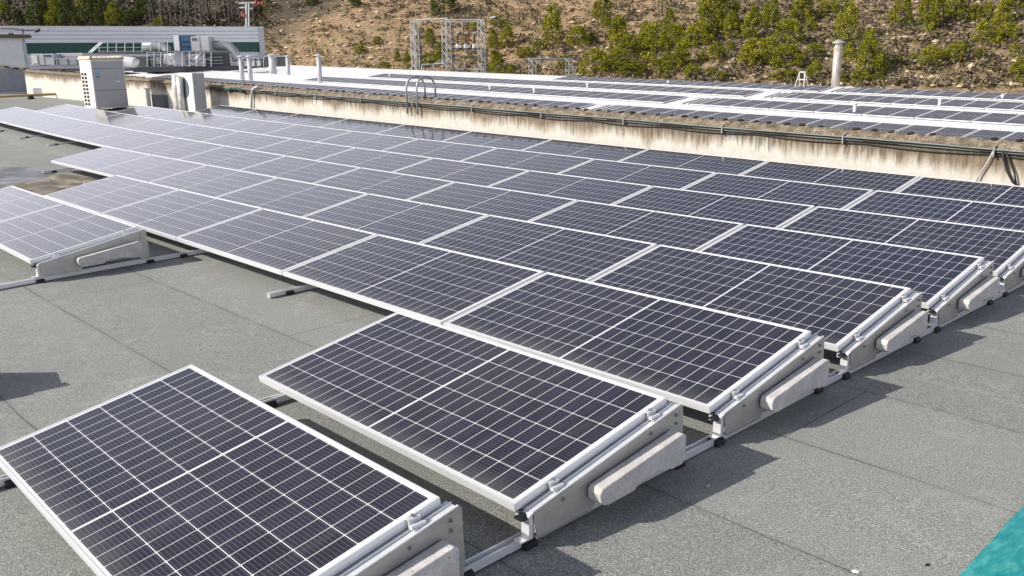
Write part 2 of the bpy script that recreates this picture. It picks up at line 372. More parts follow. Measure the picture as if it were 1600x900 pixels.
TENS = {2: 'twenty', 3: 'thirty', 4: 'forty', 5: 'fifty', 6: 'sixty', 7: 'seventy', 8: 'eighty', 9: 'ninety'}
def ordn(n):
    if n <= 20: return ORD[n]
    t, u = divmod(n, 10)
    return (TENS[t][:-1] + 'ieth') if u == 0 else TENS[t] + '-' + ORD[u]
def make_panel(r, j, label, yoff=0, xoff=0):
    x1 = -j * COLP + dX[r] - (0.0095 if j else 0) + xoff; x0 = x1 - PL
    y = r * PITCH + dY[r] + yoff
    za, zb = Z0 + rowz(r, x0), Z0 + rowz(r, x1)
    o = empty('solar_panel', (0, 0, 0), label, 'solar panel', 'solar panels on the grey felt roof')
    ux = Vector((x1 - x0, 0, zb - za)).normalized()
    vy = Vector((0, math.cos(TILT), math.sin(TILT))); nz = ux.cross(vy).normalized(); vy = nz.cross(ux)
    m = Matrix((ux, vy, nz)).transposed().to_4x4(); m.translation = (x1, y, zb); o.matrix_world = m
    o.matrix_basis = m
    link_mesh('frame', FRAME, o); s = link_mesh('cell_sheet', SHEET, o); s.location = (-PL + .01, .01, -.0025)
    if r in (0, 1, 2): q = link_mesh('junction_box', JBOX, o); q.location = (-PL / 2, .5, -.012)
    return o
ROWS = {0: [0], 1: [0, 3, 4], 2: range(5), 3: range(7), 4: range(12), 5: range(12), 6: range(11), 7: range(10)}
for r, js in ROWS.items():
    js = list(js)
    for i, j in enumerate(js):
        if r == 0: lb = 'nearest solar panel in the left foreground, standing alone in the front row'
        elif r == 1 and j == 0: lb = 'solar panel just behind the nearest one, standing alone in the second row'
        elif r == 1: lb = 'pale panel at left edge, %s one of a detached pair on the bare roof' % ('right' if j == 3 else 'left')
        else: lb = 'solar panel in %s row from camera, %s from the right' % (ordn(r + 1), ordn(i + 1))
        make_panel(r, j, lb)
# side brackets: folded sheet, clamps, bolts
def bracket_parts(parent, hi=True):
    b = MB(); X = .052
    b.prism([(.075, -.052), (.055, .066), (1.022, .246), (1.040, .238), (1.050, .0), (1.040, -.045), (.97, -.045), (.95, -.004), (.44, -.010), (.41, -.052)], X, X + .003)   # plate
    b.box(X - .03, X + .010, .08, .40, -.056, -.0525)                                                   # foot hem
    b.build('side_plate', M['sheet'], parent, fix=True)
    b = MB(); b.prism([(.055, .060), (.055, .0635), (1.022, .2435), (1.022, .240)], -.012, X - .001); b.prism([(.05, .066), (.05, .071), (1.024, .252), (1.024, .247)], X - .003, X + .006); b.prism([(.055, .0640), (.055, .072), (1.022, .252), (1.022, .2440)], .016, .019)
    b.build('top_flange', M['alu'], parent)
    for bx in ((X - .045, X, 1.041, 1.044, -.05, .225), (X - .045, X - .002, .06, .063, -.052, .035)): b = MB(); b.box(*bx); b.build('end_return', M['sheet'], parent)
    for yy in (.19, .83):
        z = (yy) * math.tan(TILT) + .1 - .1
        q = MB(); zb = .0645 + (yy - .055) * .186
        q.box(-.010, .014, yy, yy + .055, zb + .0385, zb + .0415); q.box(.0105, .014, yy, yy + .055, zb + .001, zb + .0385); q.box(.014, .046, yy, yy + .055, zb + .010, zb + .013)
        q.box(.022, .038, yy - .004, yy + .06, zb + .013, zb + .026)
        c = q.build('clamp', M['alu'], parent)
        e = MB(); e.tube([(.002, yy + .027, zb + .0415), (.002, yy + .027, zb + .049)], .0075, 6); e.build('clamp_bolt', M['bolt'], c)
    for (yy, zz) in ((.225, .062), (.80, .172), (.985, .205), (.985, .165)):
        q = MB(); q.tube([(X + .002, yy, zz), (X + .009, yy, zz)], .009, 6); q.tube([(X + .009, yy, zz), (X + .016, yy, zz)], .005, 8); q.build('bolt', M['bolt'], parent)
    q = MB(); q.prism([(-.01, -.052), (-.01, -.046), (.035, -.046), (.035, .05), (.05, .06), (.056, .06), (.056, -.052)], .005, .05); q.tube([(-.004, .03, .028), (-.004, .03, .052)], .013, 10); q.build('front_bracket', M['alu'], parent)
    q = MB(); q.tube([(.02, .028, .035), (.02, .028, .056)], .015, 10); q.box(.0, .045, .0, .03, .04, .05); q.build('cap_nut', M['rubber'], parent)
BR = empty('side_bracket')
bracket_parts(BR)
BRX = [(0, 0), (1, 0), (1, 3), (2, 0), (3, 0), (4, 0), (5, 0), (6, 0)]
blab = {(0,0):'folded aluminium wedge bracket closing the right end of the nearest foreground panel', (1,0):'folded aluminium wedge bracket on the right end of the lone second-row panel',
        (1,3):'wedge bracket at the left edge, closing the detached pale pair of panels', (2,0):'wedge bracket closing the right end of the third row', (3,0):'wedge bracket closing the right end of the fourth row',
        (4,0):'wedge bracket closing the right end of the fifth row', (5,0):'small wedge bracket at the right frame edge, end of the sixth row', (6,0):'wedge bracket ending the seventh row, next past the sixth row\'s'}
def block_mesh():
    b = MB(); out = [(.345, .062), (.352, .020), (.375, .002), (.40, -.004), (.575, .0), (.60, .022), (.635, .028), (.765, .030), (.78, .018), (.82, .018), (.835, .008), (.915, .008), (.935, .020), (.938, .145), (.915, .158), (.385, .086), (.36, .082)]
    out = [(a_ + .018, c_ - .004) for a_, c_ in out]; b.prism(out, .066, .140)
    b.box(.0555, .0655, .50, .56, .03, .04); b.box(.0555, .0655, .80, .86, .04, .05)
    return b
blk = block_mesh().build('ballast_block', M['block'], bevel=.007)
blkl = {0:'concrete ballast block on the nearest panel\'s bracket, cut by the bottom frame edge', 1:'pale wedge-shaped concrete ballast block on the second-row bracket, the largest fully visible one', 3:'greyish concrete wedge lying against the detached pair\'s bracket at left',
        2:'concrete ballast block on the third row\'s end bracket', 4:'concrete ballast block on the fourth row\'s end bracket', 5:'concrete ballast block on the fifth row\'s end bracket', 6:'concrete ballast block by the right frame edge on the sixth row\'s bracket', 7:'small concrete ballast block on the seventh row\'s end bracket'}
for i, (r, j) in enumerate(BRX):
    o = BR if i == 0 else copy_tree(BR)
    x = -j * COLP + dX[r] - (.0095 if j else 0); o.location = (x, r * PITCH + dY[r], rowz(r, x))
    tag(o, blab[(r, j)], 'bracket', 'wedge brackets at the row ends')
    c = blk if i == 0 else blk.copy()
    if i: COL.objects.link(c)
    c.location = o.location
    tag(c, blkl[{(0,0):0,(1,0):1,(1,3):3,(2,0):2,(3,0):4,(4,0):5,(5,0):6,(6,0):7}[(r, j)]], 'ballast block', 'concrete ballast blocks')
hb = copy_tree(BR); hb.location = (-3.66, -.81, 0); tag(hb, 'spare wedge bracket without a panel beside the left frame edge, casting a shadow', 'bracket', 'wedge brackets at the row ends')  # out of view, added only to cast the shadow at the left edge
hc = blk.copy(); COL.objects.link(hc); hc.location = hb.location; tag(hc, 'ballast block on the spare bracket that holds no panel', 'ballast block', 'concrete ballast blocks')  # unseen block added for the same shadow
b = MB(); pl = [(-4.62, -.30), (-4.11, .065), (-3.86, .32), (-3.58, .27), (-3.63, -.055), (-3.75, -.5)]  # unseen sheet, outline shaped to fill out the left-edge shadow
b.prism(pl, .172, .178, 'z'); tag(b.build('spare_sheet', M['sheet']), 'flat metal sheet resting on the spare bracket beside the left frame edge', 'metal sheet')
# base rails with rubber feet under every column joint
def rail(j, y0, y1, feet, label):
    x = -j * COLP + dX[min(7, max(0, int(y0 / PITCH)))] + (.0 if j else .0)
    xc = x - .010
    o = empty('mounting_rail', (xc, y0, 0), label, 'rail', 'aluminium rails under the panels')
    b = MB(); n = max(1, int((y1 - y0) / 1.34)); ys = [y0 + (y1 - y0) * i / n for i in range(n + 1)]
    prof = [(-.022, 0), (.022, 0), (.022, .036), (.014, .036), (.014, .010), (-.014, .010), (-.014, .036), (-.022, .036)]
    vs = []; fs = []; m = len(prof)
    for yy in ys:
        z = roofz(xc, yy) + .010
        vs += [(px, yy - y0, z + pz) for px, pz in prof]
    fs = [(i * m + q, i * m + (q + 1) % m, (i + 1) * m + (q + 1) % m, (i + 1) * m + q) for i in range(n) for q in range(m)] + [tuple(range(m)), tuple(range(n * m + m - 1, n * m - 1, -1))]
    b.add(vs, fs); b.build('rail_channel', M['alu'], o)
    for yy in feet:
        z = roofz(xc, yy); q = MB(); q.prism([(-.045, 0), (.045, 0), (.045, .022), (.03, .034), (-.03, .034), (-.045, .022)], yy - y0 - .035, yy - y0 + .035, 'y')
        q2 = q.build('rubber_foot', M['rubber'], o, loc=(0, 0, z), bevel=.004)
    return o
def rowspan(j):
    out = []
    for r in range(8):
        if j in ROWS[r] or (j - 1) in ROWS[r]: out.append(r)
    return out
for j in range(13):
    rs = rowspan(j); segs = []
    for r in rs:
        if segs and segs[-1][1] == r - 1: segs[-1][1] = r
        else: segs.append([r, r])
    for a, c in segs:
        y0 = a * PITCH - (.13 if a > 1 else .75 if j > 2 else .35); y1 = c * PITCH + 1.12
        feet = []
        for r in range(a, c + 1): feet += [r * PITCH + .055, r * PITCH + 1.06]
        if a == 1: feet.append(a * PITCH - .40)
        lb = 'slotted aluminium rail on rubber feet along the right ends of the rows' if j == 0 else 'aluminium rail running under the %s panel joint from the right, on rubber feet' % ordn(j)
        rail(j, y0, y1, feet, lb)

# ------------------------------------------------------------------ parapet wall
def crest(X): return .706 - .0187 * X
WY = 11.0
wl = empty('parapet_wall', (0, WY, 0), 'long cream rendered parapet wall streaked brown, behind the solar panels', 'wall')
b = MB(); xs = [-41 + .5 * i for i in range(101)]
n = len(xs); vs = []; 
prof = lambda X: [(0, -1.0), (0, crest(X) - .10), (.12, crest(X) - .08), (.12, -1.0)]
for X in xs: vs += [(X, a, z) for a, z in prof(X)]
fs = [(i * 4 + q, (i + 1) * 4 + q, (i + 1) * 4 + (q + 1) % 4, i * 4 + (q + 1) % 4) for i in range(n - 1) for q in range(4)] + [(0, 1, 2, 3), ((n-1)*4+3, (n-1)*4+2, (n-1)*4+1, (n-1)*4)]
b.add(vs, fs); b.build('rendered_face', M['wall'], wl)
b = MB(); xs = [-41 + .04 * i for i in range(1226)]; vs = []; m = 7
for i, X in enumerate(xs):
    wv = .012 * math.cos(2 * math.pi * X / .26) ; nn = noise.noise(Vector((X * 1.7, 0, 0))) * .018; c0 = crest(X)
    vs += [(X, -.02 + nn, c0 - .118), (X, -.035 + nn, c0 - .095 + nn), (X, .01, c0 - .058 + wv * .6 + nn), (X, .07, c0 - .018 + wv + nn * .6), (X, .13, c0 + wv * .9), (X, .14, c0 - .05), (X, .1, c0 - .10)]
fs = [(i * m + q, (i + 1) * m + q, (i + 1) * m + (q + 1) % m, i * m + (q + 1) % m) for i in range(len(xs) - 1) for q in range(m)]
b.add(vs, fs); b.build('corrugated_cap', M['cement'], wl, smooth=False)
b = MB()  # dark lumps standing in for the shaded gaps under the cap's waves
for i in range(188):
    if random.random() < .10: continue
    X = -41 + .26 * i + .13; c0 = crest(X) + .008; s_ = random.uniform(.8, 1.25)
    b.lathe([(.01, -.02), (.045 * s_, -.012), (.05 * s_, .008), (.03 * s_, .022), (.01, .026)], (X + random.uniform(-.03, .03), .11, c0 - random.uniform(0, .012)), 7)
b.build('cap_fixing', plain('dark_bitumen_plug', (.03, .022, .018), .9), wl); bpy.data.objects['cap_fixing']['kind'] = 'stuff'
# conduits along the wall
cseg = [M['cablegreen'], M['cableblack'], M['cablegreen'], M['cableblack']]
clab = ['grey-green conduit fixed along the wall just under the cap, uppermost of the run', 'black cable sagging along the wall below the upper conduit', 'grey-green conduit along the wall, lower of the two pale ones', 'thin black cable lowest on the wall run']
for q in range(4):
    b = MB(); pts = []; r_ = [.010, .010, .009, .008][q]
    for i in range(240):
        X = -25 + i * .13
        z = crest(X) - [.100, .122, .140, .168][q] + .012 * noise.noise(Vector((X * .45, q * 3.1, 0))) - ([0, .018, 0, .03][q]) * abs(math.sin(X * 1.9 + q))
        pts.append((X, WY - [.055, .03, .03, .02][q], z))
    b.tube(pts, r_, 6); tag(b.build('wall_cable', cseg[q], smooth=True), clab[q], 'cable', 'cables along the parapet wall')
for i in range(13):
    X = -23 + i * 1.95; b = MB(); c0 = crest(X); b.prism([(-.07, -.19), (-.07, -.075), (-.02, -.06), (.04, -.02), (.04, -.032), (-.012, -.07), (-.012, -.19)], -.007, .007)
    tag(b.build('cable_clip', M['sheet'], loc=(X, WY, c0)), 'small metal clip holding the wall cables, %s from the left' % ordn(i + 1), 'clip', 'clips holding the wall cables')
# loose cables dropping down the wall at right
def drop(pts, r, mat, label, name='drop_cable'):
    b = MB(); P = [on_y(x, y, WY - .04) for x, y in pts]; b.tube(P, r, 6); tag(b.build(name, mat, smooth=True), label, 'cable')
drop([(1566, 234), (1568, 248), (1574, 268), (1582, 284), (1590, 290)], .014, M['cableblack'], 'thick black cable hanging down the wall at the right frame edge')
drop([(1571, 236), (1578, 252), (1585, 270), (1588, 288)], .011, M['cableblack'], 'thinner dark cable hanging right beside the thick one on the wall')
drop([(1552, 236), (1544, 252), (1532, 270), (1524, 286)], .009, M['lightgrey'], 'pale wire slanting down-left from the cable run on the wall')
b = MB(); P = [on_y(x, y, WY - .06) for x, y in [(393, 172), (393, 150), (394, 142), (398, 137), (404, 135)]]; b.tube(P, .03, 8); tag(b.build('vent_pipe', M['lightgrey'], smooth=True), 'grey bent pipe rising against the wall left of the middle', 'pipe')
b = MB(); P = [on_y(x, y, WY - .09) for x, y in [(352, 140), (362, 138), (372, 139), (380, 143)]]; b.tube(P, .035, 7); tag(b.build('cable_bundle', plain('dark_green_netting', (.01, .07, .055), .7), smooth=True), 'dark green bundle lying on the wall top beside the slim outdoor unit', 'cable')

# ladder hoops on the wall
lad = empty('ladder_handrail', (0, 0, 0), 'grey steel handrail with two hoops over the parapet wall', 'handrail')
for i, (xa, ya, xt, xb, yb) in enumerate([(636, 170, 650, 664, 152), (652, 172, 667, 681, 154)]):
    X = sil(xa, WY - .08, lambda q: .8); b = MB()
    zt = on_y(xa + 4, 121, WY + .1).z
    pts = [(X, WY - .08, crest(X) - .34), (X, WY - .08, zt - .22)]
    for t in range(1, 9):
        a = math.pi * t / 9; pts.append((X, WY + .17 - .25 * math.cos(a), zt - .22 + .24 * math.sin(a)))
    pts += [(X, WY + .42, zt - .22), (X, WY + .42, crest(X) + .0)]
    b.tube(pts, .021, 8); b.build('hoop', M['hvacgrey'], lad, smooth=True)

# ------------------------------------------------------------------ far white roofs
def ridge(X): return -.93 - .0195 * X
RX0, RX1 = -97, 24
NAVE = [30.75, 38.45, 46.15, 53.85]
b = MB(); FH = .405
hallr = empty('factory_hall', (0, 27, -6), 'low white-roofed factory hall with parallel shallow ridges carrying rows of panels', 'building')
for i, y in enumerate(NAVE):
    for (ya, yb, ha, hb) in ((y - 3.85, y, -FH, 0), (y, y + 3.85 if i < 3 else y + 1.4, 0, -FH if i < 3 else -.15)):
        vs = []
        n = 29
        for q in range(n + 1):
            X = RX0 + (RX1 - RX0) * q / n; vs += [(X, ya, ridge(X) + ha), (X, yb, ridge(X) + hb)]
        b.add([(a, c - 27, z + 6) for a, c, z in vs], [(q * 2, q * 2 + 2, q * 2 + 3, q * 2 + 1) for q in range(n)])
b.build('roof', M['whiteroof'], hallr, smooth=False, fix=False)
b = MB(); b.box(RX0, RX1, -.2, 0, 0, 3.2); b.box(RX0, RX1, 28.05, 28.25, 0, 4.4); b.build('wall', M['lightgrey'], hallr)
for i, y in enumerate(NAVE):
    b = MB()
    for q in range(20):
        Xa = RX0 + 6 * q; Xb = Xa + 6
        b.add([(Xa, y - 27 - .22, ridge(Xa) + 6 - .012), (Xb, y - 27 - .22, ridge(Xb) + 6 - .012), (Xb, y - 27, ridge(Xb) + 6.02), (Xa, y - 27, ridge(Xa) + 6.02), (Xb, y - 27 + .22, ridge(Xb) + 6 - .012), (Xa, y - 27 + .22, ridge(Xa) + 6 - .012)], [(0, 1, 2, 3), (3, 2, 4, 5)])
    b.build('ridge_cap', M['whitepaint'], hallr, fix=False)

# upright panels, in pairs, lying on the near slopes
PT = math.atan(FH / 3.85)
b = MB(); w_, l_ = 1.045, 2.05
b.box(-.018, w_ + .003, -.018, l_ + .018, -.03, -.003, 1); b.box(0, 1.03, 0, l_, -.003, .004, 0); FARP = b.mesh('solar_panel', [M['cells_far'], M['alu']])
far_rows = [  # top edge Y, list of (x pixel start, x pixel end) along the top edge
    (30.4, [(262, 931), (966, 1640)]), (38.1, [(506, 1084), (1117, 1640)]), (45.8, [(602, 1208), (1239, 1640)]), (53.5, [(888, 1309), (1336, 1640)])]
nfar = 0
rname = ['first', 'second', 'third', 'rearmost']
for k_, (Yt, spans) in enumerate(far_rows):
    cnt = 0
    for (xa, xb) in spans:
        Xa = sil(xa, Yt, ridge); Xb = sil(xb, Yt, ridge); X = Xa; i = 0
        while X + w_ < Xb + .3:
            cnt += 1; nfar += 1
            o = bpy.data.objects.new('solar_panel', FARP); COL.objects.link(o)
            yb = Yt - 2.05 * math.cos(PT); zb = ridge(X) - (NAVE[k_] - yb) * math.tan(PT) + .07
            ux = Vector((1, 0, -.0195)).normalized(); vy = Vector((0, math.cos(PT), math.sin(PT))); nz = ux.cross(vy); m = Matrix((ux, vy, nz)).transposed().to_4x4(); m.translation = (X, yb, zb); o.matrix_basis = m
            tag(o, 'distant panel on white roof, %s row behind wall, %s from left' % (rname[k_], ordn(cnt)), 'solar panel', 'distant solar panels on the white roofs')
            X += w_ + (.03 if i % 2 == 0 else .075); i += 1
print('FAR PANELS', nfar)

def lin(f, x, Y): X = sil(x, Y, f); return Vector((X, Y, f(X)))
# white chimneys and flue
def chimney(x, Y, ytop, wpx, label, mat, cap=True, name='chimney'):
    p = lin(lambda X: ridge(X) - .1, x, Y); dep = -(RM.transposed() @ (p - CAM)).z; r = wpx / FPX * dep / 2
    zt = on_y(x, ytop, Y).z; h = zt - p.z + .0
    o = empty(name, p, label, 'chimney', None); b = MB(); b.lathe([(r * 1.0, -.3), (r, h * .82)], (0, 0, 0), 14); b.build('stack', mat, o, smooth=True)
    b = MB(); b.lathe([(r * 1.05, h * .80), (r * 1.05, h * .86)], (0, 0, 0), 14); b.build('collar', mat, o)
    b = MB(); b.lathe([(r * .8, h * .86), (r * .8, h * .93)], n=12); b.lathe([(r * 1.5, h * .93), (r * 1.45, h * .95), (r * .3, h), (.01, h)], n=14); b.build('rain_cap', mat, o, smooth=False)
    return o
chimney(379, 31.6, 86, 7, 'slim pale vent chimney on the white roof, leftmost of the chimneys', M['lightgrey'])
chimney(392, 31.6, 86, 7, 'slim pale vent chimney, second from left beside its twin', M['lightgrey'])
chimney(427, 39.5, 84, 11, 'broader pale vent chimney beside the green and white building corner', M['lightgrey'])
chimney(451, 39.5, 86, 6, 'narrow vent chimney right of the broader one', M['lightgrey'])
chimney(500, 36.0, 84, 7, 'lone slim vent chimney with a brownish cap, rightmost of the pale ones', M['lightgrey'])
chimney(1305, 55.2, 62, 13, 'tall stained steel flue with a cone cap behind the rearmost panels', M['flue'])
# little roof vents on the panel rows
for i, (x, Y, hpx) in enumerate([(1335, 36.6, 11), (1468, 44.2, 8), (1566, 52.0, 5), (835, 36.6, 8), (918, 44.2, 7), (1044, 52.2, 5), (609, 44.4, 5), (766, 36.8, 7)]):
    p = lin(lambda X: ridge(X) - .2, x, Y); h = hpx / 22 * .8
    b = MB(); b.lathe([(.075, 0), (.075, h)], n=10); b.lathe([(.11, h), (.11, h + .03), (.04, h + .09)], n=10)
    tag(b.build('roof_vent', M['whitepaint'], loc=p), 'short white vent pipe among the distant roof panels, %s from the left' % ordn(sorted([1335,1468,1566,835,918,1044,609,766]).index(x) + 1), 'vent', 'white vent pipes on the far roofs')
# white A-frame bracket on the far roof
p = lin(ridge, 1252, 52.5); b = MB()
for s_ in (-.5, .5): b.bar((s_, -.4, 0), (s_ * .6, 0, 1.25), .06); b.bar((s_, .5, 0), (s_ * .6, 0, 1.25), .06)
b.bar((-.3, 0, 1.25), (.3, 0, 1.25), .07); b.bar((-.42, 0, .6), (.42, 0, .6), .06); q = b.build('antenna_frame', M['whitepaint'], loc=p); q.scale = (.62, .62, .72); tag(q, 'small white metal frame standing on the rearmost white roof', 'frame')
# walkway grating patches in the panel gaps
for (x, Y, lb) in ((1097, 37.2, 'second'), (948, 29.6, 'first'), (1221, 44.8, 'third'), (1322, 52.6, 'rearmost')):
    p = lin(ridge, x, Y); b = MB()
    for q in range(4): b.box(-.62 + .38 * q, -.50 + .38 * q, -.95, .85, 0, .05)
    o = b.build('roof_walkway', M['lightgrey'], loc=(p.x, p.y, p.z - (NAVE[['first','second','third','rearmost'].index(lb)] - Y) * math.tan(PT) + .02)); o.rotation_euler = (PT, 0, 0)
    tag(o, 'white ribbed walkway strip in the gap of the %s distant panel row' % lb, 'walkway', 'walkway strips between the distant panels')

# ------------------------------------------------------------------ things on our roof at left
def gz(x, y): return roofz(x, y)
# big outdoor unit
ax, ay = -27.95, 9.05; g = gz(-27.4, 9.5); AW, AD, AH = 1.02, 1.0, 1.62
o = empty('outdoor_unit', (ax, ay, g), 'tall cream and grey air-conditioning unit with perforated side, behind the panels', 'air conditioner')
b = MB(); b.box(0, AW, 0, AD, .08, AH - .06); b.build('body', M['acwhite'], o, bevel=.012)
b = MB(); b.box(AW + .002, AW + .012, .035, AD - .035, .12, AH - .12); b.build('front_panel', M['acgrey'], o, bevel=.004)
b = MB(); b.box(AW + .006, AW + .016, .035, AD - .035, AH - .34, AH - .328); b.box(AW + .006, AW + .016, .035, AD - .035, .62, .632); b.build('panel_seam', M['slate'], o)
for i in range(2):
    for j in range(9):
        b = MB(); b.box(.10 + i * .27, .27 + i * .27, -.012, -.002, .16 + j * .115, .235 + j * .115); b.build('grille_slot', M['dark'], o)
b = MB(); b.box(-.03, AW + .03, -.03, AD + .03, AH - .06, AH - .01)
for i in range(7): b.box(.02, AW - .02, .06 + i * .14, .08 + i * .14, AH - .01, AH + .03)
b.box(.0, AW, .0, .04, AH - .01, AH + .045); b.box(.0, AW, AD - .04, AD, AH - .01, AH + .045); b.build('top_guard', plain('weathered_cream', (.55, .50, .40), .8, 0, .25), o)
b = MB(); b.prism([(.10, AH - .44), (.10, AH - .52), (.20, AH - .52), (.17, AH - .40)], AW + .013, AW + .017); b.build('brand_mark', M['bluelogo'], o)
b = MB(); b.box(AW + .013, AW + .017, .11, .24, AH - .60, AH - .565); b.box(AW + .013, AW + .017, .70, .80, .86, .91, 1); b.build('badge', [M['slate'], M['porc']], o)
b = MB(); b.box(.05, AW - .05, .06, .16, 0, .08); b.box(.05, AW - .05, AD - .16, AD - .06, 0, .08); b.build('base_rail', M['darkgrey'], o)
# slim unit + lagged pipes
sx, sy = -23.35, 10.2; g2 = gz(-22.9, 10.4)
o = empty('outdoor_unit', (sx, sy, g2), 'slim white outdoor unit with a grey side beside the wall', 'air conditioner')
b = MB(); b.box(0, .95, 0, .36, .06, 1.20); b.build('body', M['acwhite'], o, bevel=.01)
b = MB(); b.box(.952, .962, .01, .35, .07, 1.19); b.build('side_panel', M['acgrey'], o)
b = MB(); b.lathe([(.26, 0), (.26, .012)], n=24); q = b.build('fan_grille', M['slate'], o); q.rotation_euler = (R(90), 0, 0); q.location = (.42, -.003, .78)
b = MB(); b.box(.1, .2, -.03, .39, 0, .06); b.box(.75, .85, -.03, .39, 0, .06); b.build('foot', M['darkgrey'], o)
b = MB(); b.tube([(sx + .12, sy - .14, g2), (sx + .10, sy - .12, g2 + .35), (sx + .14, sy - .13, g2 + .75), (sx + .1, sy - .1, g2 + 1.12)], [.12, .10, .13, .11], 10); b.tube([(sx + .36, sy - .12, g2), (sx + .33, sy - .1, g2 + .5), (sx + .36, sy - .1, g2 + 1.1)], [.10, .09, .10], 10)
tag(b.build('lagged_pipe', M['foil'], smooth=True), 'pair of crumpled silver-lagged pipes standing in front of the slim unit', 'pipe')
# small dark box with hose
p = Vector((-26.55, 10.65, gz(-26.5, 10.6)))
o = empty('junction_cabinet', p, 'small slate-blue cabinet on the roof between the two outdoor units', 'cabinet')
b = MB(); b.prism([(0, 0.02), (.72, 0.02), (.72, .40), (0, .44)], 0, .42); b.build('body', M['slate'], o, bevel=.01)
b = MB(); b.prism([(-.02, .44), (.74, .40), (.74, .42), (-.02, .46)], -.02, .44); b.build('lid', plain('pale_slate', (.20, .23, .27), .5), o)
b = MB(); b.lathe([(.06, 0), (.06, .62), (.09, .62), (.09, .66)], (.1, -.14, 0), 10); b.build('vent_stub', M['lightgrey'], o)
b = MB(); q0 = p + Vector((.4, .6, .12)); b.tube([q0, q0 + Vector((.5, .25, -.05)), q0 + Vector((1.3, .15, -.08)), q0 + Vector((2.3, -.2, .02)), q0 + Vector((2.9, -.1, .35))], .045, 7)
tag(b.build('black_hose', M['cableblack'], smooth=True), 'thick black hose running from the slate cabinet to the slim unit', 'hose')
# rooftop hut
o = empty('rooftop_hut', (-46.9, 10.2, gz(-45, 11.5)), 'small rooftop hut with white upper and grey lower panels at left edge', 'hut')
HW, HD, HH = 3.2, 1.75, 2.45
b = MB(); b.box(0, HW, 0, HD, 0, HH); b.build('wall', M['whitepaint'], o)
b = MB(); b.box(HW + .002, HW + .02, .12, HD - .12, .05, 1.12); 
for i in range(6): b.box(HW + .02, HW + .03, .12, HD - .12, .2 + i * .15, .22 + i * .15)
b.build('lower_panel', plain('mid_grey_panel', (.30, .31, .34), .6), o)
b = MB(); b.box(HW + .002, HW + .02, .10, HD - .12, 1.16, 2.32); b.build('upper_panel', M['whitepaint'], o)
for ya in (HD - .1, -.02): b = MB(); b.box(HW - .04, HW + .05, ya, ya + .12, 0, HH); b.build('corner_post', M['lightgrey'], o)
b = MB(); b.box(-.15, HW + .25, -.15, HD + .25, HH, HH + .10); b.box(-.1, HW + .2, -.1, HD + .2, HH + .1, HH + .15); b.build('roof_slab', M['brown'], o)
p0 = Vector((-43.6, 10.7, gz(-43, 11) + 1.25)); b = MB(); pts = [p0 + Vector((0, i * .2, -.28 * math.sin(min(1, i / 14) * 1.9) )) for i in range(-4, 15)]
for i in range(len(pts) - 1): b.tube([pts[i], pts[i + 1]], .035, 5, mi=i % 2)
tag(b.build('hazard_tape', [M['yellow'], M['cableblack']]), 'black and yellow hazard tape strung across the front of the rooftop hut', 'tape')
# pipe on feet
o = empty('roof_pipe', (-35.3, 8.45, 0), 'long ochre pipe on small black feet lying across the roof at left', 'pipe')
A = Vector((-36.5, 7.0, gz(-36.5, 7) + .22)); B_ = Vector((-38.1, 12.2, gz(-38, 12) + .22))
A = at(-30, 161, 34); B_ = at(136, 145, 37); z_ = .26
A = Vector((A.x, A.y, gz(A.x, A.y) + .16)); B_ = Vector((B_.x, B_.y, gz(B_.x, B_.y) + .16))
b = MB(); b.tube([A - o.location, B_ - o.location], .05, 8); b.build('tube', M['pipe_y'], o, smooth=True)
for t in (.12, .45, .75, .95):
    q = A.lerp(B_, t) - o.location; b = MB(); b.prism([(-.12, -.16), (.12, -.16), (.06, -.02), (-.06, -.02)], -.12, .12); b.build('pipe_foot', M['rubber'], o, loc=q)
# debris blocks by the wall base
for i, (x, y, s_) in enumerate([(75, 140, .55), (100, 143, .35)]):
    p = at(x, y + 3, 37.5); b = MB(); b.box(-s_, s_, -.2, .2, -.1, .38 - i * .1); q = b.build('masonry_block', [M['whitepaint'], M['cement']][i], loc=(p.x, p.y, gz(p.x, p.y)), bevel=.03); q.rotation_euler = (0, 0, R(62))
    tag(q, ['white plastered block on the roof between hut and tall unit', 'rough brown masonry lump beside the white plastered block'][i], 'block')
# puddle stain on the felt, at left
def blob(name, pts, mat, kind=None, lift=.004, n=6):
    b = MB(); P = []
    m = len(pts)
    for i in range(m):
        a, c = Vector(pts[i]), Vector(pts[(i + 1) % m])
        for q in range(n):
            v = a.lerp(c, q / n); d = noise.noise_vector(Vector((v.x * 1.3, v.y * 1.3, 0))) * .12; P.append((v.x + d.x, v.y + d.y))
    bm = bmesh.new(); bv = [bm.verts.new((x, y, 0)) for x, y in P]; f = bm.faces.new(bv)
    bmesh.ops.triangulate(bm, faces=[f]); 
    for _ in range(2): bmesh.ops.subdivide_edges(bm, edges=[e for e in bm.edges if e.calc_length() > .5], cuts=1)
    bmesh.ops.triangulate(bm, faces=bm.faces[:])
    for v in bm.verts: v.co.z = roofz(v.co.x, v.co.y) + lift
    bmesh.ops.recalc_face_normals(bm, faces=bm.faces[:])
    me = bpy.data.meshes.new(name); bm.to_mesh(me); bm.free(); me.materials.append(mat)
    o = bpy.data.objects.new(name, me); COL.objects.link(o); tag(o, kind=kind); return o
k = NT('wet_felt'); p = k.pos(); a = k.noise(p, 1.1, 5, .6); g1 = k.noise(p, 150, 2)
k.col(k.mix(k.math('MULTIPLY', g1, .5), k.ramp(a, [(.35, (.05, .052, .056)), (.6, (.085, .085, .085)), (.72, (.17, .14, .11))]), (.10, .10, .10))).set(Roughness=k.ramp(a, [(.4, (.25,) * 3), (.7, (.6,) * 3)])); M['wet'] = k.m
k = NT('silt_stain'); p = k.pos(); a = k.noise(k.map(p, (1, 2.2, 1)), 1.4, 5, .65); g1 = k.noise(p, 150, 2)
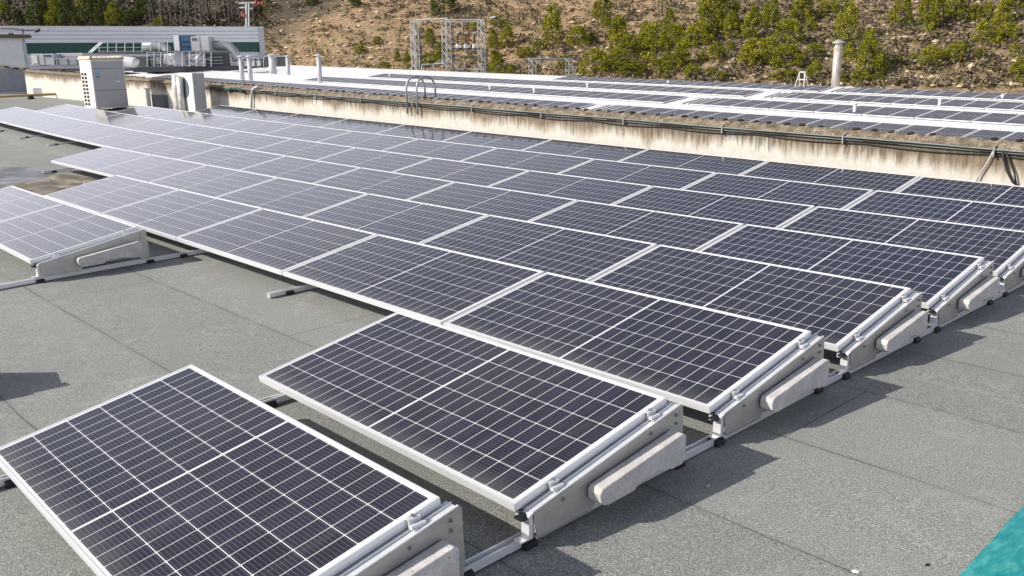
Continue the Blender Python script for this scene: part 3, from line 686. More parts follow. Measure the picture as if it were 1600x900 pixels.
k.col(k.mix(k.math('MULTIPLY', g1, .3), k.ramp(a, [(.36, (.045, .042, .042)), (.47, (.13, .095, .07)), (.56, (.24, .20, .155)), (.66, (.36, .33, .28)), (.78, (.12, .12, .115))]), (.25, .24, .22))).set(Roughness=.8); M['silt'] = k.m
blob('puddle_stain', [(-20.5, 1.0), (-16.6, 3.6), (-15.9, 4.05), (-14.6, 4.05), (-13.6, 3.3), (-12.9, 2.7), (-14.2, 2.3), (-16, 1.2)], M['wet'], 'structure')
blob('silt_stain', [(-14.3, 4.0), (-12.9, 4.35), (-12.0, 3.7), (-11.0, 2.9), (-11.6, 2.6), (-13.2, 2.35), (-13.6, 2.9)], M['silt'], 'structure', .008)
# turquoise sheet, bottom right
e0, e1 = (1497, 900), (1600, 795)
b = MB(); vs = []; nx, ny = 14, 40
for j in range(ny + 1):
    y = 1.2 + 2.6 * j / ny
    for i in range(nx + 1):
        x = 1.338 + .010 * noise.noise(Vector((0, y * 5, 0))) + .004 * math.sin(y * 3.2) + (1.6 * i / nx)
        vs.append((x, y, roofz(x, y) + .007 + (.012 + .012 * noise.noise(Vector((x * 3, y * 3, 0))) if 0 < i < nx else 0)))
b.add(vs, [(j * (nx + 1) + i, j * (nx + 1) + i + 1, (j + 1) * (nx + 1) + i + 1, (j + 1) * (nx + 1) + i) for j in range(ny) for i in range(nx)])
tag(b.build('plastic_sheet', M['tarp'], smooth=True, fix=False), 'turquoise plastic sheet lying on the roof in the bottom right corner', 'tarpaulin')
# pebbles / litter on the felt
for i, (x, y, c) in enumerate([(1486, 760, 'porc'), (1497, 815, 'dark'), (1337, 895, 'porc'), (1449, 885, 'dark'), (1250, 651, 'porc'), (1412, 719, 'porc'), (1107, 761, 'porc'), (1462, 778, 'porc')]):
    d = ray(x, y); t = (-.1 - CAM.z) / d.z; p = CAM + d * t; s_ = random.uniform(.006, .011)
    b = MB(); b.lathe([(s_ * .5, 0), (s_, s_ * .4), (s_ * .8, s_ * .9), (s_ * .2, s_ * 1.1)], n=7); q = b.build('pebble', M[c], loc=(p.x, p.y, -.1)); q.scale = (1, 1.6, 1); q.rotation_euler = (0, 0, i)
    tag(q, ('pale' if c == 'porc' else 'dark') + ' pebble on the bare felt at lower right, %s pebble from the left' % ordn(sorted([1486,1497,1337,1449,1250,1412,1107,1462]).index(x) + 1), 'pebble', 'pebbles scattered on the roof felt')

# ------------------------------------------------------------------ hillside
LA = Vector((-24, 85)); LB = Vector((-166, 39)); LD = (LB - LA).normalized(); LN = Vector((LD.y, -LD.x))
if LN.y < 0: LN = -LN
def hill(x, y):
    q = Vector((x, y)) - LA; d = q.dot(LN); t = q.dot(LD)
    if d < -14: return -5.5
    z = -5.5 + (d + 14) * .20 if d < 0 else -2.7 + d * .44
    # bench with a dirt track
    zb = .75 + .010 * (60 - t)
    if d > 0:
        u = (z - zb)
        if u > 0: z = zb + max(0.0, u - 1.6) if u < 1.6 else zb + (u - 1.6)
    cp = 11 + .055 * max(0, t) ; z = min(z, cp + 2.2 * noise.noise(Vector((x * .02, y * .02, 0))) + .10 * max(0, z - cp))
    a = min(1, max(0, (d + 10) / 14))
    z += a * (1.1 * noise.noise(Vector((x * .07, y * .07, 3))) + .45 * noise.noise(Vector((x * .22, y * .22, 7))) + .16 * noise.noise(Vector((x * .8, y * .8, 1))))
    return z
b = MB(); nx, ny = 330, 150
vs = []
for j in range(ny + 1):
    f = j / ny; d = -16 + 100 * f ** 1.35
    for i in range(nx + 1):
        t = -80 + 330 * i / nx; q = LA + LD * t + LN * d; vs.append((q.x, q.y, hill(q.x, q.y)))
b.add(vs, [(j * (nx + 1) + i, (j + 1) * (nx + 1) + i, (j + 1) * (nx + 1) + i + 1, j * (nx + 1) + i + 1) for j in range(ny) for i in range(nx)])
k = NT('dry_hillside'); p = k.pos(); a = k.noise(p, .09, 6, .65); c_ = k.noise(p, .5, 6, .7); f_ = k.noise(p, 2.6, 5, .75); x, y, z = k.sep(p)
c = k.ramp(c_, [(.30, (.10, .075, .05)), (.43, (.20, .145, .09)), (.55, (.34, .24, .135)), (.68, (.50, .37, .22)), (.78, (.62, .49, .32))])
c = k.mix(k.ramp(a, [(.42, (0, 0, 0)), (.58, (1, 1, 1))]), c, k.mix(.4, c, (.16, .135, .115)))
c = k.mix(k.math('MULTIPLY', k.math('LESS_THAN', f_, .42), .65), c, (.11, .09, .08)); c = k.mix(k.math('MULTIPLY', k.math('GREATER_THAN', f_, .58), .6), c, (.66, .53, .38))
# straw-coloured grass on the open left part of the slope
to_ = k.math('ADD', k.math('MULTIPLY', x, LD.x), k.math('MULTIPLY', y, LD.y)); to_ = k.math('ADD', k.math('SUBTRACT', to_, LA.dot(LD)), k.math('MULTIPLY', a, 30.0))
open_ = k.math('DIVIDE', k.math('SUBTRACT', to_, 42.0), 20.0, clamp=True)
c = k.mix(k.math('MULTIPLY', open_, .62), c, k.ramp(f_, [(.33, (.17, .105, .06)), (.5, (.32, .215, .115)), (.66, (.50, .37, .22))]))
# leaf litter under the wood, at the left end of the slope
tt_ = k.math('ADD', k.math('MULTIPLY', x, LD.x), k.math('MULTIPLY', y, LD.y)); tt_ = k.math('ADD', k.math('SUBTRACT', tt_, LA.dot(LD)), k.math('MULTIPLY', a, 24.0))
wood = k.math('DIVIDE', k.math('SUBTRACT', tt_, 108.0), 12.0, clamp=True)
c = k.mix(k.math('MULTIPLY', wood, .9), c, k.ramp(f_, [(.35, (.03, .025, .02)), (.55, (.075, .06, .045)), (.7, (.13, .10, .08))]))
k.col(c).set(Roughness=.95).bump(f_, .8, .3)
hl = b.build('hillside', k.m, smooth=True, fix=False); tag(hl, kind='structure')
b = MB(); b.add([(-900, -900, -6), (900, -900, -6), (900, 900, -6), (-900, 900, -6)], [(0, 1, 2, 3)]); tag(b.build('ground', M['yard'], fix=False), kind='structure')
# distant hills closing the horizon
b = MB(); vs = []; n = 120
for i in range(n + 1):
    a = 2 * math.pi * i / n
    for rr, hh in ((330, -8), (420, 7), (520, 12), (640, 9)):
        vs.append((rr * math.cos(a), rr * math.sin(a), hh + (hh > 0) * 6 * noise.noise(Vector((math.cos(a) * 4, math.sin(a) * 4, rr * .01)))))
b.add(vs, [(i * 4 + q, (i + 1) * 4 + q, (i + 1) * 4 + q + 1, i * 4 + q + 1) for i in range(n) for q in range(3)])
tag(b.build('distant_hills', plain('far_scrub', (.10, .095, .07), .95, 0, .4, .02), smooth=True), kind='structure')

def hit(x, y):
    d = ray(x, y); t = 55.0
    while t < 260:
        p = CAM + d * t
        if p.z < hill(p.x, p.y) and (Vector((p.x, p.y)) - LA).dot(LN) > -12: break
        t += .15
    return CAM + d * t, t

# scrub and rocks (ground cover)
def foliage_mat(name, cols, sc_=1.0):
    k = NT(name); g = k.n('ShaderNodeNewGeometry'); ri = g.outputs['Random Per Island']
    c = k.ramp(ri, [(i / (len(cols) - 1), c) for i, c in enumerate(cols)])
    a = k.noise(k.pos(), .35, 3); c = k.mix(k.ramp(a, [(.4, (0, 0, 0)), (.6, (1, 1, 1))]), c, k.mix(.45, c, cols[0]))
    k.col(c).set(Roughness=.8); k.b.inputs['Specular IOR Level'].default_value = .15
    return k.m
M['scrub'] = foliage_mat('dry_scrub_twigs', [(.09, .073, .055), (.16, .125, .095), (.23, .185, .15), (.30, .235, .17), (.18, .18, .055), (.36, .265, .15)])
M['grass'] = foliage_mat('yellow_green_tufts', [(.09, .105, .02), (.17, .18, .025), (.25, .24, .035), (.32, .27, .08)])
M['rock'] = plain('ochre_rock', (.58, .45, .32), .95, 0, .35, 2.0)
rnd = random.Random(3)
def leaf(b, c, s, rnd, mi=0, up=.0):
    n = Vector((rnd.gauss(0, 1), rnd.gauss(0, 1), rnd.gauss(0, 1) + up)).normalized(); t = n.orthogonal().normalized(); t.rotate(Matrix.Rotation(rnd.uniform(0, 6.28), 3, n)); u = n.cross(t)
    l, w_ = s * rnd.uniform(.7, 1.4), s * rnd.uniform(.35, .7)
    b.add([c - t * l, c + u * w_, c + t * l, c - u * w_], [(0, 1, 2, 3)], mi)
b = MB(); g = MB(); rk = MB()
for i in range(7500):
    x = rnd.uniform(-40, 1640); y = rnd.uniform(-25, 140); p, t = hit(x, y)
    if t > 200: continue
    dens = noise.noise(Vector((p.x * .08, p.y * .08, 5)))
    left = x < 640 and y > 30
    u = rnd.random()
    if u < (.30 if left else .16) + (.1 if dens < -.1 else 0):
        s = rnd.uniform(.15, .55) * rnd.uniform(.6, 1.3); rot = Matrix.Rotation(rnd.uniform(0, 6.3), 3, 'Z')
        ico = [Vector((0,0,1)), Vector((.9,0,.3)), Vector((.28,.85,.35)), Vector((-.72,.53,.3)), Vector((-.72,-.53,.35)), Vector((.28,-.85,.3)), Vector((0,0,-.6))]
        vs = [p + rot @ (Vector((q.x * rnd.uniform(.7, 1.3), q.y * rnd.uniform(.6, 1.1), q.z * rnd.uniform(.45, .8))) * s) for q in ico]
        rk.add(vs, [(0,1,2),(0,2,3),(0,3,4),(0,4,5),(0,5,1),(6,2,1),(6,3,2),(6,4,3),(6,5,4),(6,1,5)])
    elif u < .80 - (.25 if left else 0):
        s = rnd.uniform(.35, .95)
        for q in range(16): leaf(b, p + Vector((rnd.gauss(0, .45) * s, rnd.gauss(0, .45) * s, abs(rnd.gauss(.25, .35)) * s)), .13 + .10 * s, rnd)
    else:
        s = rnd.uniform(.3, .7)
        for q in range(18): leaf(g, p + Vector((rnd.gauss(0, .42) * s, rnd.gauss(0, .42) * s, abs(rnd.gauss(.2, .3)) * s)), .11, rnd)
tag(b.build('dry_scrub', M['scrub'], fix=False), 'grey-brown dry scrub covering the hillside', 'scrub', kind='stuff')
tag(g.build('grass_tufts', M['grass'], fix=False), 'yellow-green grass tufts scattered over the hillside', 'grass', kind='stuff')
tag(rk.build('rocks', M['rock'], fix=False), 'pale ochre rocks scattered over the hillside', 'rocks', kind='stuff')

# ------------------------------------------------------------------ trees
M['pine'] = foliage_mat('young_pine_needles', [(.07, .08, .012), (.16, .175, .018), (.28, .285, .022), (.39, .37, .03), (.48, .43, .05)])
M['pine_dark'] = foliage_mat('dark_pine_needles', [(.03, .042, .012), (.06, .08, .018), (.11, .14, .03), (.17, .20, .045)])
M['yellowleaf'] = foliage_mat('yellow_leaves', [(.16, .13, .02), (.28, .22, .03), (.36, .28, .05)])
M['bark'] = plain('bark', (.12, .09, .07), .95, 0, .3); M['palebark'] = plain('pale_bark', (.24, .21, .18), .95, 0, .3)
def crown_mesh(seed, mat, kind='pine', nclump=46, nleaf=52):
    r = random.Random(seed); b = MB()
    # unit crown: height 1, radius .5 ; clumps on ascending branches
    for i in range(nclump):
        h = r.random() ** .85; 
        prof = {'pine': (.52 * (1 - h) ** .50 + .03) * (1.0 if h > .10 else .8), 'bush': .5 * math.sqrt(max(0, 1 - (h * 1.05 - .35) ** 2 / .6)) , 'cone': .46 * (1 - h) + .04}[kind]
        a = r.uniform(0, 6.283); rad = prof * math.sqrt(r.uniform(.25, 1.1)); c = Vector((rad * math.cos(a), rad * math.sin(a), h)); cs = r.uniform(.09, .16) * (1.15 - .4 * h)
        for q in range(nleaf):
            d = Vector((r.gauss(0, 1), r.gauss(0, 1), r.gauss(0, 1))).normalized() * cs * r.uniform(.5, 1.1); d.z = d.z * .9 + cs * .25
            leaf(b, c + d, .029, r, 0)
    return b.mesh('crown', mat, fix=False)
CR = {'pine': [crown_mesh(10 + i, M['pine'], 'pine', 64 + 8 * i) for i in range(4)], 'bush': [crown_mesh(30 + i, M['pine'], 'bush', 70) for i in range(3)],
      'dark': [crown_mesh(50 + i, M['pine_dark'], 'pine', 80) for i in range(3)], 'yellow': [crown_mesh(70, M['yellowleaf'], 'cone', 22, 9)]}
def trunk_mesh(mat, limbs, seed):
    r = random.Random(seed); b = MB(); pts = [(0, 0, -.1), (.01, 0, .25), (.0, .012, .55), (.008, 0, .97)]; b.tube(pts, [.028, .024, .016, .004], 6)
    for i in range(limbs):
        h = .15 + .7 * i / limbs; a = i * 2.4; L = .40 * (1 - h) + .06; b.tube([(0, 0, h), (L * .5 * math.cos(a), L * .5 * math.sin(a), h + L * .25), (L * math.cos(a), L * math.sin(a), h + L * .55)], [.010, .007, .002], 4)
    return b.mesh('trunk', mat)
TR = [trunk_mesh(M['bark'], 14, i) for i in range(3)]
def place_tree(x, y, h, w, kind, label, i, name='pine_tree', cat='tree', group='young pines on the hillside'):
    p, t = hit(x, y); dep = t; H = h / FPX * dep * 1.16; Wd = w / FPX * dep * 1.18
    o = empty(name, p, label, cat, group, rz=i * 1.7)
    c = link_mesh('crown', CR[kind][i % len(CR[kind])], o); c.scale = (Wd, Wd, H); c.location = (0, 0, H * .02)
    tr = link_mesh('trunk', TR[i % 3], o); tr.scale = (max(H * .8, Wd), max(H * .8, Wd), H * .9)
    return o
PINES = [(1207,45,40,20),(1253,30,34,34),(1292,27,28,30),(1322,70,53,34),(1266,49,17,18),(1230,73,33,40),(1357,70,22,18),(1405,45,48,30),(1446,50,50,30),(1485,32,36,38),(1521,35,22,20),(1541,33,22,20),(1566,40,30,24),
 (1543,70,32,34),(1572,68,25,28),(1228,108,30,40),(1272,122,22,22),(1228,125,12,36),(1325,98,24,20),(1356,118,48,38),(1345,130,16,24),(1273,88,16,30),(1455,105,25,32),(1490,98,22,30),(1500,80,12,20),(1427,98,12,16),(1402,100,10,14),
 (1590,127,28,28),(1532,92,14,16),(1585,85,12,14),(1312,128,14,18),(1370,128,10,20),(863,74,52,30),(902,75,26,30),(925,68,14,14),(943,45,48,22),(965,80,42,34),(931,32,22,14),(1046,57,32,22),(1010,80,35,30),(985,90,28,32),(1025,98,48,45),
 (1055,75,28,30),(1090,75,28,40),(1110,60,60,45),(1135,45,48,38),(1142,62,35,25),(1118,98,26,26),(1098,97,14,14),(929,118,32,38),(965,112,28,34),(985,120,20,45),(1030,110,14,25),(1065,105,32,30),(1050,110,22,32),(1080,122,18,20),(1035,122,14,18),
 (1175,62,40,28),(1195,45,30,14),(1188,100,32,45),(1170,103,30,30),(1128,124,10,16),(1110,118,10,14),(672,73,22,18),(562,84,10,16),(636,108,22,12),(621,95,12,10),(770,78,25,16),(792,75,30,20),(776,42,16,20),(740,48,14,12),(775,118,30,28),(798,118,14,12),
 (672,104,16,26),(688,92,20,16),(1590,15,22,40),(1375,100,14,20),(1385,112,9,14),(820,88,12,24),(840,78,10,18),(1140,80,12,14),(1215,88,14,16),(1465,14,20,20),(590,70,10,12),(600,112,12,18),(880,108,16,18)]
PINES.sort(key=lambda q: q[0])
for i, (x, y, h, w) in enumerate(PINES):
    kind = 'bush' if w > h * 1.05 else 'pine'
    desc = ('tall ' if h > 44 else 'low ' if h < 15 else '') + ('rounded bushy' if kind == 'bush' else 'upright') + ' yellow-green pine'
    place_tree(x, y, h, w, kind, '%s on the hillside, %s from the left' % (desc, ordn(i + 1)), i)
DARKP = [(30,43,22,18),(62,43,52,28),(88,42,34,24),(108,42,40,24),(124,43,24,18),(145,41,50,30),(163,42,34,22),(181,42,28,26),(205,42,20,24),(228,30,26,26),(8,30,22,20),(135,12,20,24),(250,42,12,18)]
for i, (x, y, h, w) in enumerate(sorted(DARKP)):
    place_tree(x, y, h, w, 'dark' if i % 3 else 'pine', 'dark green pine behind the green-banded building, %s from the left' % ordn(i + 1), i, group='dark pines behind the building')
for i, (x, y, h, w, lb) in enumerate([(693, 27, 34, 40, 'dark spreading evergreen high on the slope above the substation'), (555, 12, 16, 20, 'small dark evergreen at the top frame edge left of middle'), (488, 10, 14, 16, 'small dark evergreen at the top frame edge, left of its neighbour')]):
    place_tree(x, y, h, w, 'dark', lb, i, name='evergreen_tree', group=None)
place_tree(416, 45, 36, 24, 'yellow', 'thin yellow-leaved tree beside the right end of the green building', 0, name='yellow_tree', group=None)
# leafless trunks
def bare_mesh(seed):
    r = random.Random(seed); b = MB(); lean = r.uniform(-.10, .10)
    b.tube([(0, 0, -.05), (lean * .4, .01, .35), (lean * .8, 0, .7), (lean, 0, 1)], [.013, .010, .006, .001], 5)
    for i in range(16):
        h = r.uniform(.3, .95); a = r.uniform(0, 6.28); L = r.uniform(.08, .22); q = Vector((lean * h, 0, h)); b.tube([q, q + Vector((math.cos(a) * L * .6, math.sin(a) * L * .6, L * .7)), q + Vector((math.cos(a) * L, math.sin(a) * L, L * 1.5))], [.005, .003, .001], 3)
    return b.mesh('trunk', M['palebark'])
BARE = [bare_mesh(i) for i in range(5)]
for i in range(26):
    x = 236 + i * 6.4 + rnd.uniform(-2, 2); y = rnd.uniform(34, 45); p, t = hit(x, y); H = rnd.uniform(42, 62) / FPX * t
    o = empty('bare_tree', p, 'leafless slender tree rising above the building roofline, %s from the left' % ordn(i + 1), 'tree', 'leafless trees behind the building', rz=i)
    c = link_mesh('trunk', BARE[i % 5], o); c.scale = (H * .9, H * .9, H)
# dark undergrowth of the wood
b = MB()
for i in range(900):
    x = rnd.uniform(-60, 420); y = rnd.uniform(-30, 46); p, t = hit(x, y)
    if t > 245: continue
    s = rnd.uniform(.8, 2.0)
    for q in range(14): leaf(b, p + Vector((rnd.gauss(0, .5) * s, rnd.gauss(0, .5) * s, abs(rnd.gauss(.4, .5)) * s)), .30, rnd)
M['under'] = foliage_mat('dark_undergrowth', [(.02, .018, .012), (.045, .038, .03), (.075, .06, .05), (.05, .055, .02)])
tag(b.build('woodland_undergrowth', M['under'], fix=False), 'dark leafless undergrowth of the wood behind the building', 'undergrowth', kind='stuff')

# ------------------------------------------------------------------ green and white building
def P3(x, y, d): return at(x, y, d)
LP = at(-60, 100, 93); RP = at(414, 100, 108); LP.z = RP.z = 0
dv = (RP - LP); Lb = dv.length; ang = math.atan2(dv.y, dv.x); zt = at(200, 44, 101).z; zg1 = at(200, 67, 101).z; zg0 = at(200, 83, 101).z
bld = empty('factory_building', (LP.x, LP.y, -6), 'long factory building with pale ribbed cladding over a dark green band', 'building', rz=ang)
b = MB(); b.box(0, Lb, 0, 12, 0, zg0 + 6); b.build('lower_wall', M['clad'], bld)
b = MB(); b.box(0, Lb, -.05, 12.05, zg0 + 6.002, zg1 + 6); b.build('green_band', M['green'], bld)
b = MB(); b.box(0, Lb, -.18, 12.1, zg1 + 6.002, zt + 6); b.build('upper_cladding', M['clad'], bld)
b = MB(); b.box(-.1, Lb + .1, -.26, 12.2, zt + 6.002, zt + 6.16); b.build('roof_trim', M['whitepaint'], bld)
b = MB(); b.box(Lb - .55, Lb + .08, -.32, -.19, 0, zt + 6); b.build('corner_trim', M['lightgrey'], bld)
# ------------------------------------------------------------------ rooftop plant: ducts, units, platform
def pb(x0, x1, y0, y1, d, thick=2.5):
    "box whose camera side spans those pixels at that distance; returns local box centred for bar-building"
    a = at(x0, y1, d); c = at(x1, y0, d); return a, c
def unit(name, x0, x1, y0, y1, d, mat, label, cat, parts=(), thick=1.8, bevel=.05):
    a = at(x0, y1, d); c = at(x1, y1, d); w_ = (Vector((c.x, c.y)) - Vector((a.x, a.y))).length; h = at((x0 + x1) / 2, y0, d).z - at((x0 + x1) / 2, y1, d).z
    o = empty(name, (a.x, a.y, (a.z + c.z) / 2), label, cat, rz=math.atan2(c.y - a.y, c.x - a.x))
    b = MB(); b.box(0, w_, 0, thick, 0, h); b.build('casing', mat, o, bevel=bevel)
    for nm, mt, (fx0, fx1, fz0, fz1, pr) in parts:
        b = MB(); b.box(fx0 * w_, fx1 * w_, -pr, -.003, fz0 * h, fz1 * h); b.build(nm, mt, o)
    return o
D = 86
unit('plant_platform', 208, 352, 104, 112, D, M['darkgrey'], 'dark steel platform carrying the ducts on the far roof', 'platform', thick=6, bevel=0)
unit('equipment_beam', 50, 205, 107, 112, 78, M['darkgrey'], 'dark steel beam under the row of pale units at left', 'beam', thick=3, bevel=0)
unit('air_handler', 272, 299, 55, 81, D, M['blue'], 'blue louvred air handling unit with white edge, highest on the plant platform', 'air handler', [('white_edge', M['whitepaint'], (.05, .36, 0, 1, .05)), ('louvre', M['dark'], (.5, .95, .60, .64, .04)), ('louvre', M['dark'], (.5, .95, .30, .34, .04))])
unit('duct_section', 299, 328, 57, 80, D, M['lightgrey'], 'pale grey boxed duct directly right of the blue unit', 'duct', [('oval_port', M['slate'], (.08, .36, .72, .9, .03)), ('seam', M['slate'], (.5, .52, 0, 1, .02))])
def duct(pts, wpx, d, label, mat='hvacgrey', name='duct_bend'):
    P = [at(x, y, d + k_) for x, y, k_ in pts]; r = wpx / FPX * d / 2
    b = MB(); b.tube(P, r, 14); o = tag(b.build(name, M[mat], smooth=True), label, 'duct'); return o
duct([(224, 72, 0), (240, 71, 0), (254, 72, 0), (261, 77, 0), (263, 86, 0), (262, 101, 0)], 13, D, 'fat silver duct curving down left of the blue unit')
duct([(328, 71, 1), (345, 70, 1), (358, 72, 1), (366, 80, 1), (370, 94, 1)], 14, D, 'silver duct curving down at the right end of the plant')
duct([(294, 96, -1), (304, 99, -1), (310, 92, -1), (318, 84, -1)], 10, D, 'pale elbow duct under the boxed duct')
b = MB(); p = at(278, 101, D - 1); b.lathe([(.95, 0), (.95, .9), (.9, 1.0), (.9, 1.05), (.2, 1.1)], n=18); tag(b.build('exhaust_fan', M['hvacgrey'], loc=p), 'squat silver drum fan under the blue unit', 'fan')
o = unit('generator_unit', 322, 352, 84, 104, D + 1, M['darkgrey'], 'dark louvred unit low at the right of the platform', 'machine', [('louvre', M['hvacgrey'], (.1, .9, .2, .27, .03)), ('louvre', M['hvacgrey'], (.1, .9, .45, .52, .03)), ('louvre', M['hvacgrey'], (.1, .9, .7, .77, .03))])
unit('machine_block', 236, 262, 86, 103, D + 2, M['slate'], 'dark machine block under the fat silver duct', 'machine', [('pale_panel', M['hvacgrey'], (.35, .6, .2, .8, .03))])
unit('machine_block', 205, 234, 88, 104, D + 3, M['darkgrey'], 'dark machine block at the left end of the platform', 'machine', [('pale_panel', M['hvacgrey'], (.1, .3, .4, .7, .03))])
duct([(176, 98, 0), (195, 96, 0), (209, 97, 0), (213, 100, 0)], 15, D - 3, 'white rounded duct emerging right of the tall air conditioner', 'whitepaint')
# units at far left
unit('air_handler', 50, 62, 84, 103, 78, M['lightgrey'], 'pale boxy unit next to the rooftop hut, leftmost of the row', 'air handler', [('pale_door', M['whitepaint'], (.2, .8, .2, .8, .03))])
unit('air_handler', 62, 86, 84, 102, 78, M['lightgrey'], 'pale long unit with a dark oval port near the rooftop hut', 'air handler', [('oval_port', M['blue'], (.42, .82, .74, .92, .03)), ('seam', M['darkgrey'], (.35, .37, 0, 1, .02))])
unit('air_handler', 88, 121, 91, 102, 78, M['hvacgrey'], 'low grey unit with two framed doors behind the tall air conditioner', 'air handler', [('door', M['slate'], (.05, .12, .1, .95, .03)), ('door', M['slate'], (.55, .60, .1, .95, .03))])
unit('duct_section', 88, 130, 83, 89, 79, M['lightgrey'], 'long flat pale duct above the low grey unit', 'duct')
# railings, stairs
def railing(x0, x1, yt, yb, d, n, label, slope=0):
    o = empty('guard_railing', at(x0, yb, d), label, 'railing'); b = MB(); L0 = o.location
    for f in (1.0, .5): b.tube([at(x0, yb + (yt - yb) * f, d) - L0, at(x1, yb + slope + (yt - yb) * f, d) - L0], .024, 5)
    b.build('rail', M['hvacgrey'], o)
    for i in range(n + 1):
        x = x0 + (x1 - x0) * i / n; b = MB(); b.tube([at(x, yb + slope * i / n, d) - L0, at(x, yt + slope * i / n, d) - L0], .026, 5); b.build('post', M['hvacgrey'], o)
    return o
railing(155, 222, 67, 81, D - 2, 5, 'pale guard railing in front of the dark green band')
railing(222, 262, 66, 80, D - 1.5, 3, 'pale railing in front of the fat silver duct')
railing(262, 330, 81, 104, D - 2, 6, 'long railing before the drum fan under the blue unit')
railing(230, 262, 82, 104, D - 2, 3, 'railing posts beside the fat silver duct, lower level')
railing(372, 412, 90, 104, D + 4, 5, 'low railing at the building\'s right corner behind the twin chimneys')
for (x0, y0, x1, y1, lb) in ((139, 82, 157, 66, 'steel access stair rising to the left end of the railing'), (346, 66, 372, 90, 'steel access stair descending at the right end of the plant')):
    o = empty('access_stair', at(x0, y0, D - 2), lb, 'stair'); L0 = o.location; b = MB()
    for k2 in (0, 4): b.tube([at(x0 + k2, y0, D - 2) - L0, at(x1 + k2, y1, D - 2) - L0], .05, 5)
    b.build('stringer', M['hvacgrey'], o); b = MB()
    for i in range(7):
        f = i / 6; b.tube([at(x0 + (x1 - x0) * f, y0 + (y1 - y0) * f, D - 2) - L0, at(x0 + 5 + (x1 - x0) * f, y0 + (y1 - y0) * f, D - 2) - L0], .04, 4)
    b.build('tread', M['hvacgrey'], o)
b = MB(); L0 = at(208, 81, D - 1)
b.tube([at(155, 81.5, D - 1), at(360, 81.5, D - 1)], .14, 4); tag(b.build('catwalk', M['darkgrey']), 'narrow dark catwalk level with the base of the blue unit', 'catwalk')
unit('cable_rack', 415, 447, 86, 104, D + 6, M['darkgrey'], 'dark equipment rack right of the building corner, under a pale strip', 'rack', [('pale_strip', M['lightgrey'], (0, 1, .86, .95, .05)), ('pale_frame', M['brown'], (.5, .62, .1, .8, .04))])
unit('roof_cabinets', 375, 412, 92, 106, D + 8, M['darkgrey'], 'dark cabinets with pale doors at the building\'s right corner', 'cabinet', [('pale_door', M['lightgrey'], (.2, .38, .2, .8, .04)), ('pale_door', M['lightgrey'], (.45, .65, .2, .8, .04)), ('pale_door', M['lightgrey'], (.72, .9, .2, .8, .04))])

# ------------------------------------------------------------------ lattice work
def lattice_col(b, x, y0, y1, wpx, d, n, r=.05):
    "square lattice mast between pixel heights"
    base = at(x, y1, d); top = at(x, y0, d); w_ = wpx / FPX * d / 2; H = top.z - base.z
    L0 = base
    cs = [(-w_, -w_), (w_, -w_), (w_, w_), (-w_, w_)]
    for cx, cy in cs: b.bar(L0 + Vector((cx, cy, -1.5)), L0 + Vector((cx, cy, H)), r)
    for i in range(n):
        z0, z1 = H * i / n, H * (i + 1) / n
        for q in range(4):
            a, c = cs[q], cs[(q + 1) % 4]
            if i % 2: a, c = c, a
            b.bar(L0 + Vector((a[0], a[1], z0)), L0 + Vector((c[0], c[1], z1)), r * .7)
    return L0, H
DS = 88
sub = empty('electrical_substation', (0, 0, 0), 'lattice steel substation frame with insulators in front of the hillside', 'substation')
for (x, y0, y1, wp, n) in ((650, 31, 116, 9, 9), (699, 30, 116, 10, 9), (753, 31, 116, 8, 9)):
    b = MB(); lattice_col(b, x, y0, y1, wp, DS, n, .055); b.build('lattice_mast', M['galvlat'], sub)
for (x, y0, y1) in ((657, 48, 116), (708, 40, 116), (760, 76, 116)):
    b = MB(); lattice_col(b, x, y0, y1, 4, DS + 2.5, 9, .045); b.build('rear_mast', M['darkgrey'], sub)
b = MB(); b.bar(at(650, 31, DS), at(699, 29, DS), .12); b.build('top_beam', M['galvlat'], sub)
b = MB(); b.bar(at(699, 31, DS), at(756, 31, DS), .09); b.bar(at(699, 34, DS), at(756, 34, DS), .05); b.build('top_beam', M['galvlat'], sub)
for i in range(9):
    x = 702 + i * 6.2; b = MB(); b.tube([at(x, 31, DS), at(x, 16 + (i % 3), DS)], .035, 5); b.tube([at(x, 29, DS), at(x, 22, DS)], .07, 6); b.build('rod_insulator', M['insul'], sub)
for i, x in enumerate((715, 728, 741)):
    b = MB(); 
    for q in range(6):
        b.tube([at(x, 72 - q * 3, DS), at(x, 70.5 - q * 3, DS)], .13, 8)
    b.tube([at(x, 74, DS), at(x, 53, DS)], .06, 6); ins = b.build('insulator', M['insul'], sub)
    b = MB(); b.tube([at(x, 76, DS), at(x, 69, DS)], .20, 10); b.tube([at(x + 4, 75, DS), at(x + 4, 71, DS)], .16, 8); b.build('base_cup', M['porc'], ins)
    b = MB(); b.tube([at(x, 53, DS), at(x - 2, 51, DS), at(x + 3, 50, DS)], .05, 5); b.build('jumper', M['porc'], ins)
b = MB(); b.bar(at(707, 76, DS), at(757, 76, DS), .10); b.build('insulator_shelf', M['darkgrey'], sub)
b = MB(); b.bar(at(707, 46, DS), at(722, 46, DS), .05); b.bar(at(722, 46, DS), at(722, 33, DS), .05); b.build('switch_arm', M['galvlat'], sub)
b = MB(); b.tube([at(732, 32, DS + .5), at(732, 76, DS + .5)], .06, 6); b.build('rusty_down_lead', M['rust'], sub)
b = MB(); b.bar(at(712, 88, DS), at(757, 87, DS), .08); b.build('lower_beam', M['cablegreen'], sub)
b = MB(); b.bar(at(659, 101, DS), at(697, 99, DS), .09); b.bar(at(680, 97.5, DS), at(720, 97.5, DS), .06); b.bar(at(659, 101, DS), at(659, 116, DS), .07); b.bar(at(677, 100, DS), at(677, 116, DS), .07); b.build('low_gantry', M['galvlat'], sub)
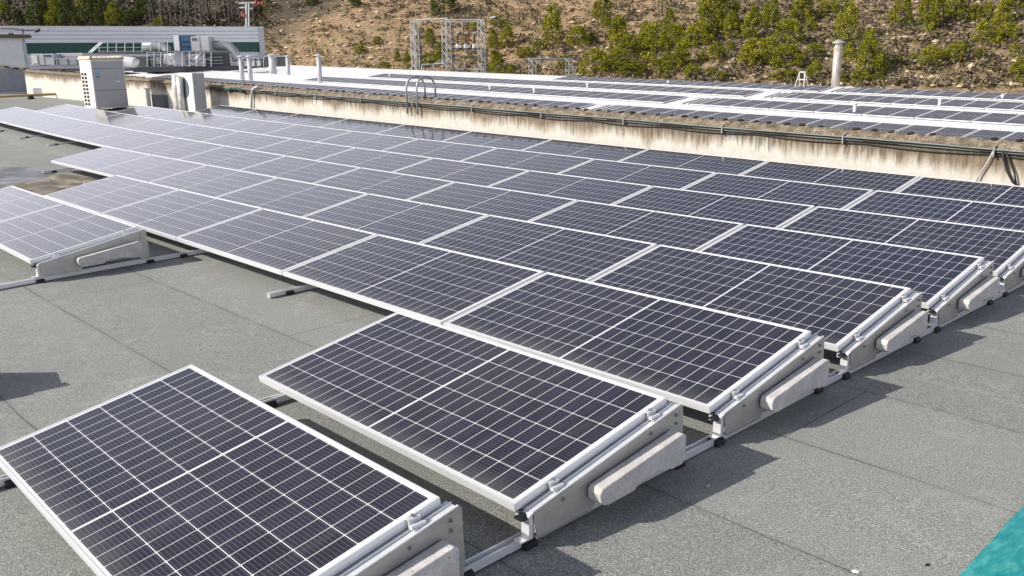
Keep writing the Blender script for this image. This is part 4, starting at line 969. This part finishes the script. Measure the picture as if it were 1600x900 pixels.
for i, x in enumerate((718, 733, 748)):
    b = MB(); b.tube([at(x - 8, 101, DS), at(x - 5, 107, DS), at(x, 109, DS), at(x + 6, 107, DS)], .05, 5); b.build('sagging_conductor', M['porc'], sub)
    b = MB(); b.tube([at(x, 116, DS), at(x, 109, DS)], .10, 7); b.build('lower_insulator', M['insul'], sub)
b = MB(); b.bar(at(765, 29, DS), at(774, 26, DS), .16); b.tube([at(758, 31, DS), at(767, 30, DS), at(774, 26, DS)], .03, 4); b.build('floodlight', M['lightgrey'], sub)
g2_ = empty('portal_gantry', (0, 0, 0), 'small white lattice portal frame right of the substation', 'gantry')
for x in (832, 889):
    b = MB(); lattice_col(b, x, 91, 122, 8, DS, 4, .05); b.build('lattice_leg', M['galvlat'], g2_)
b = MB(); b.bar(at(828, 92, DS), at(893, 92, DS), .10); b.bar(at(828, 94.5, DS), at(893, 94.5, DS), .05); b.build('cross_beam', M['cablegreen'], g2_)
b = MB(); b.bar(at(893, 93, DS), at(901, 121, DS), .06); b.build('brace', M['galvlat'], g2_)
# power pole with red insulators behind the building
pp = empty('power_pole', (0, 0, 0), 'twin-legged concrete power pole with red fittings rising behind the building', 'pole'); d_ = 114
for x in (385, 389): b = MB(); b.bar(at(x, 50, d_), at(x, 3, d_), .17); b.build('leg', M['galvlat'], pp)
b = MB(); b.bar(at(373, 5, d_), at(411, 4, d_), .15); b.bar(at(374, 12, d_), at(384, 12, d_), .12); b.bar(at(389, 14, d_), at(395, 13, d_), .1); b.build('cross_arm', M['galvlat'], pp)
for (x, y) in ((400, 3), (405, 5), (410, 5), (379, 23), (382, 24)): b = MB(); b.tube([at(x, y - 2, d_), at(x, y + 2.5, d_)], .22, 7); b.build('insulator', M['red'], pp)
# antenna on the building roof at left
an = empty('roof_antenna', (0, 0, 0), 'black antenna mast with a crossbar in front of the pale cladding', 'antenna'); d_ = 60
b = MB(); b.tube([at(17, 66, d_), at(17, 53, d_)], .05, 5); b.build('mast', M['cableblack'], an)
b = MB(); b.tube([at(14, 53, d_), at(20, 53, d_)], .09, 5); b.build('head', M['cableblack'], an)
b = MB(); P = [at(-5, 45, d_), at(20, 45, d_), at(35, 47, d_), at(62, 47, d_)]; b.tube(P, .035, 4); b.tube([at(55, 49, d_), at(62, 46, d_)], .12, 5); b.tube([at(35, 45, d_), at(36, 53, d_)], .05, 5); tag(b.build('overhead_wire', M['cableblack']), 'black overhead wire with small fittings at the upper left', 'wire')
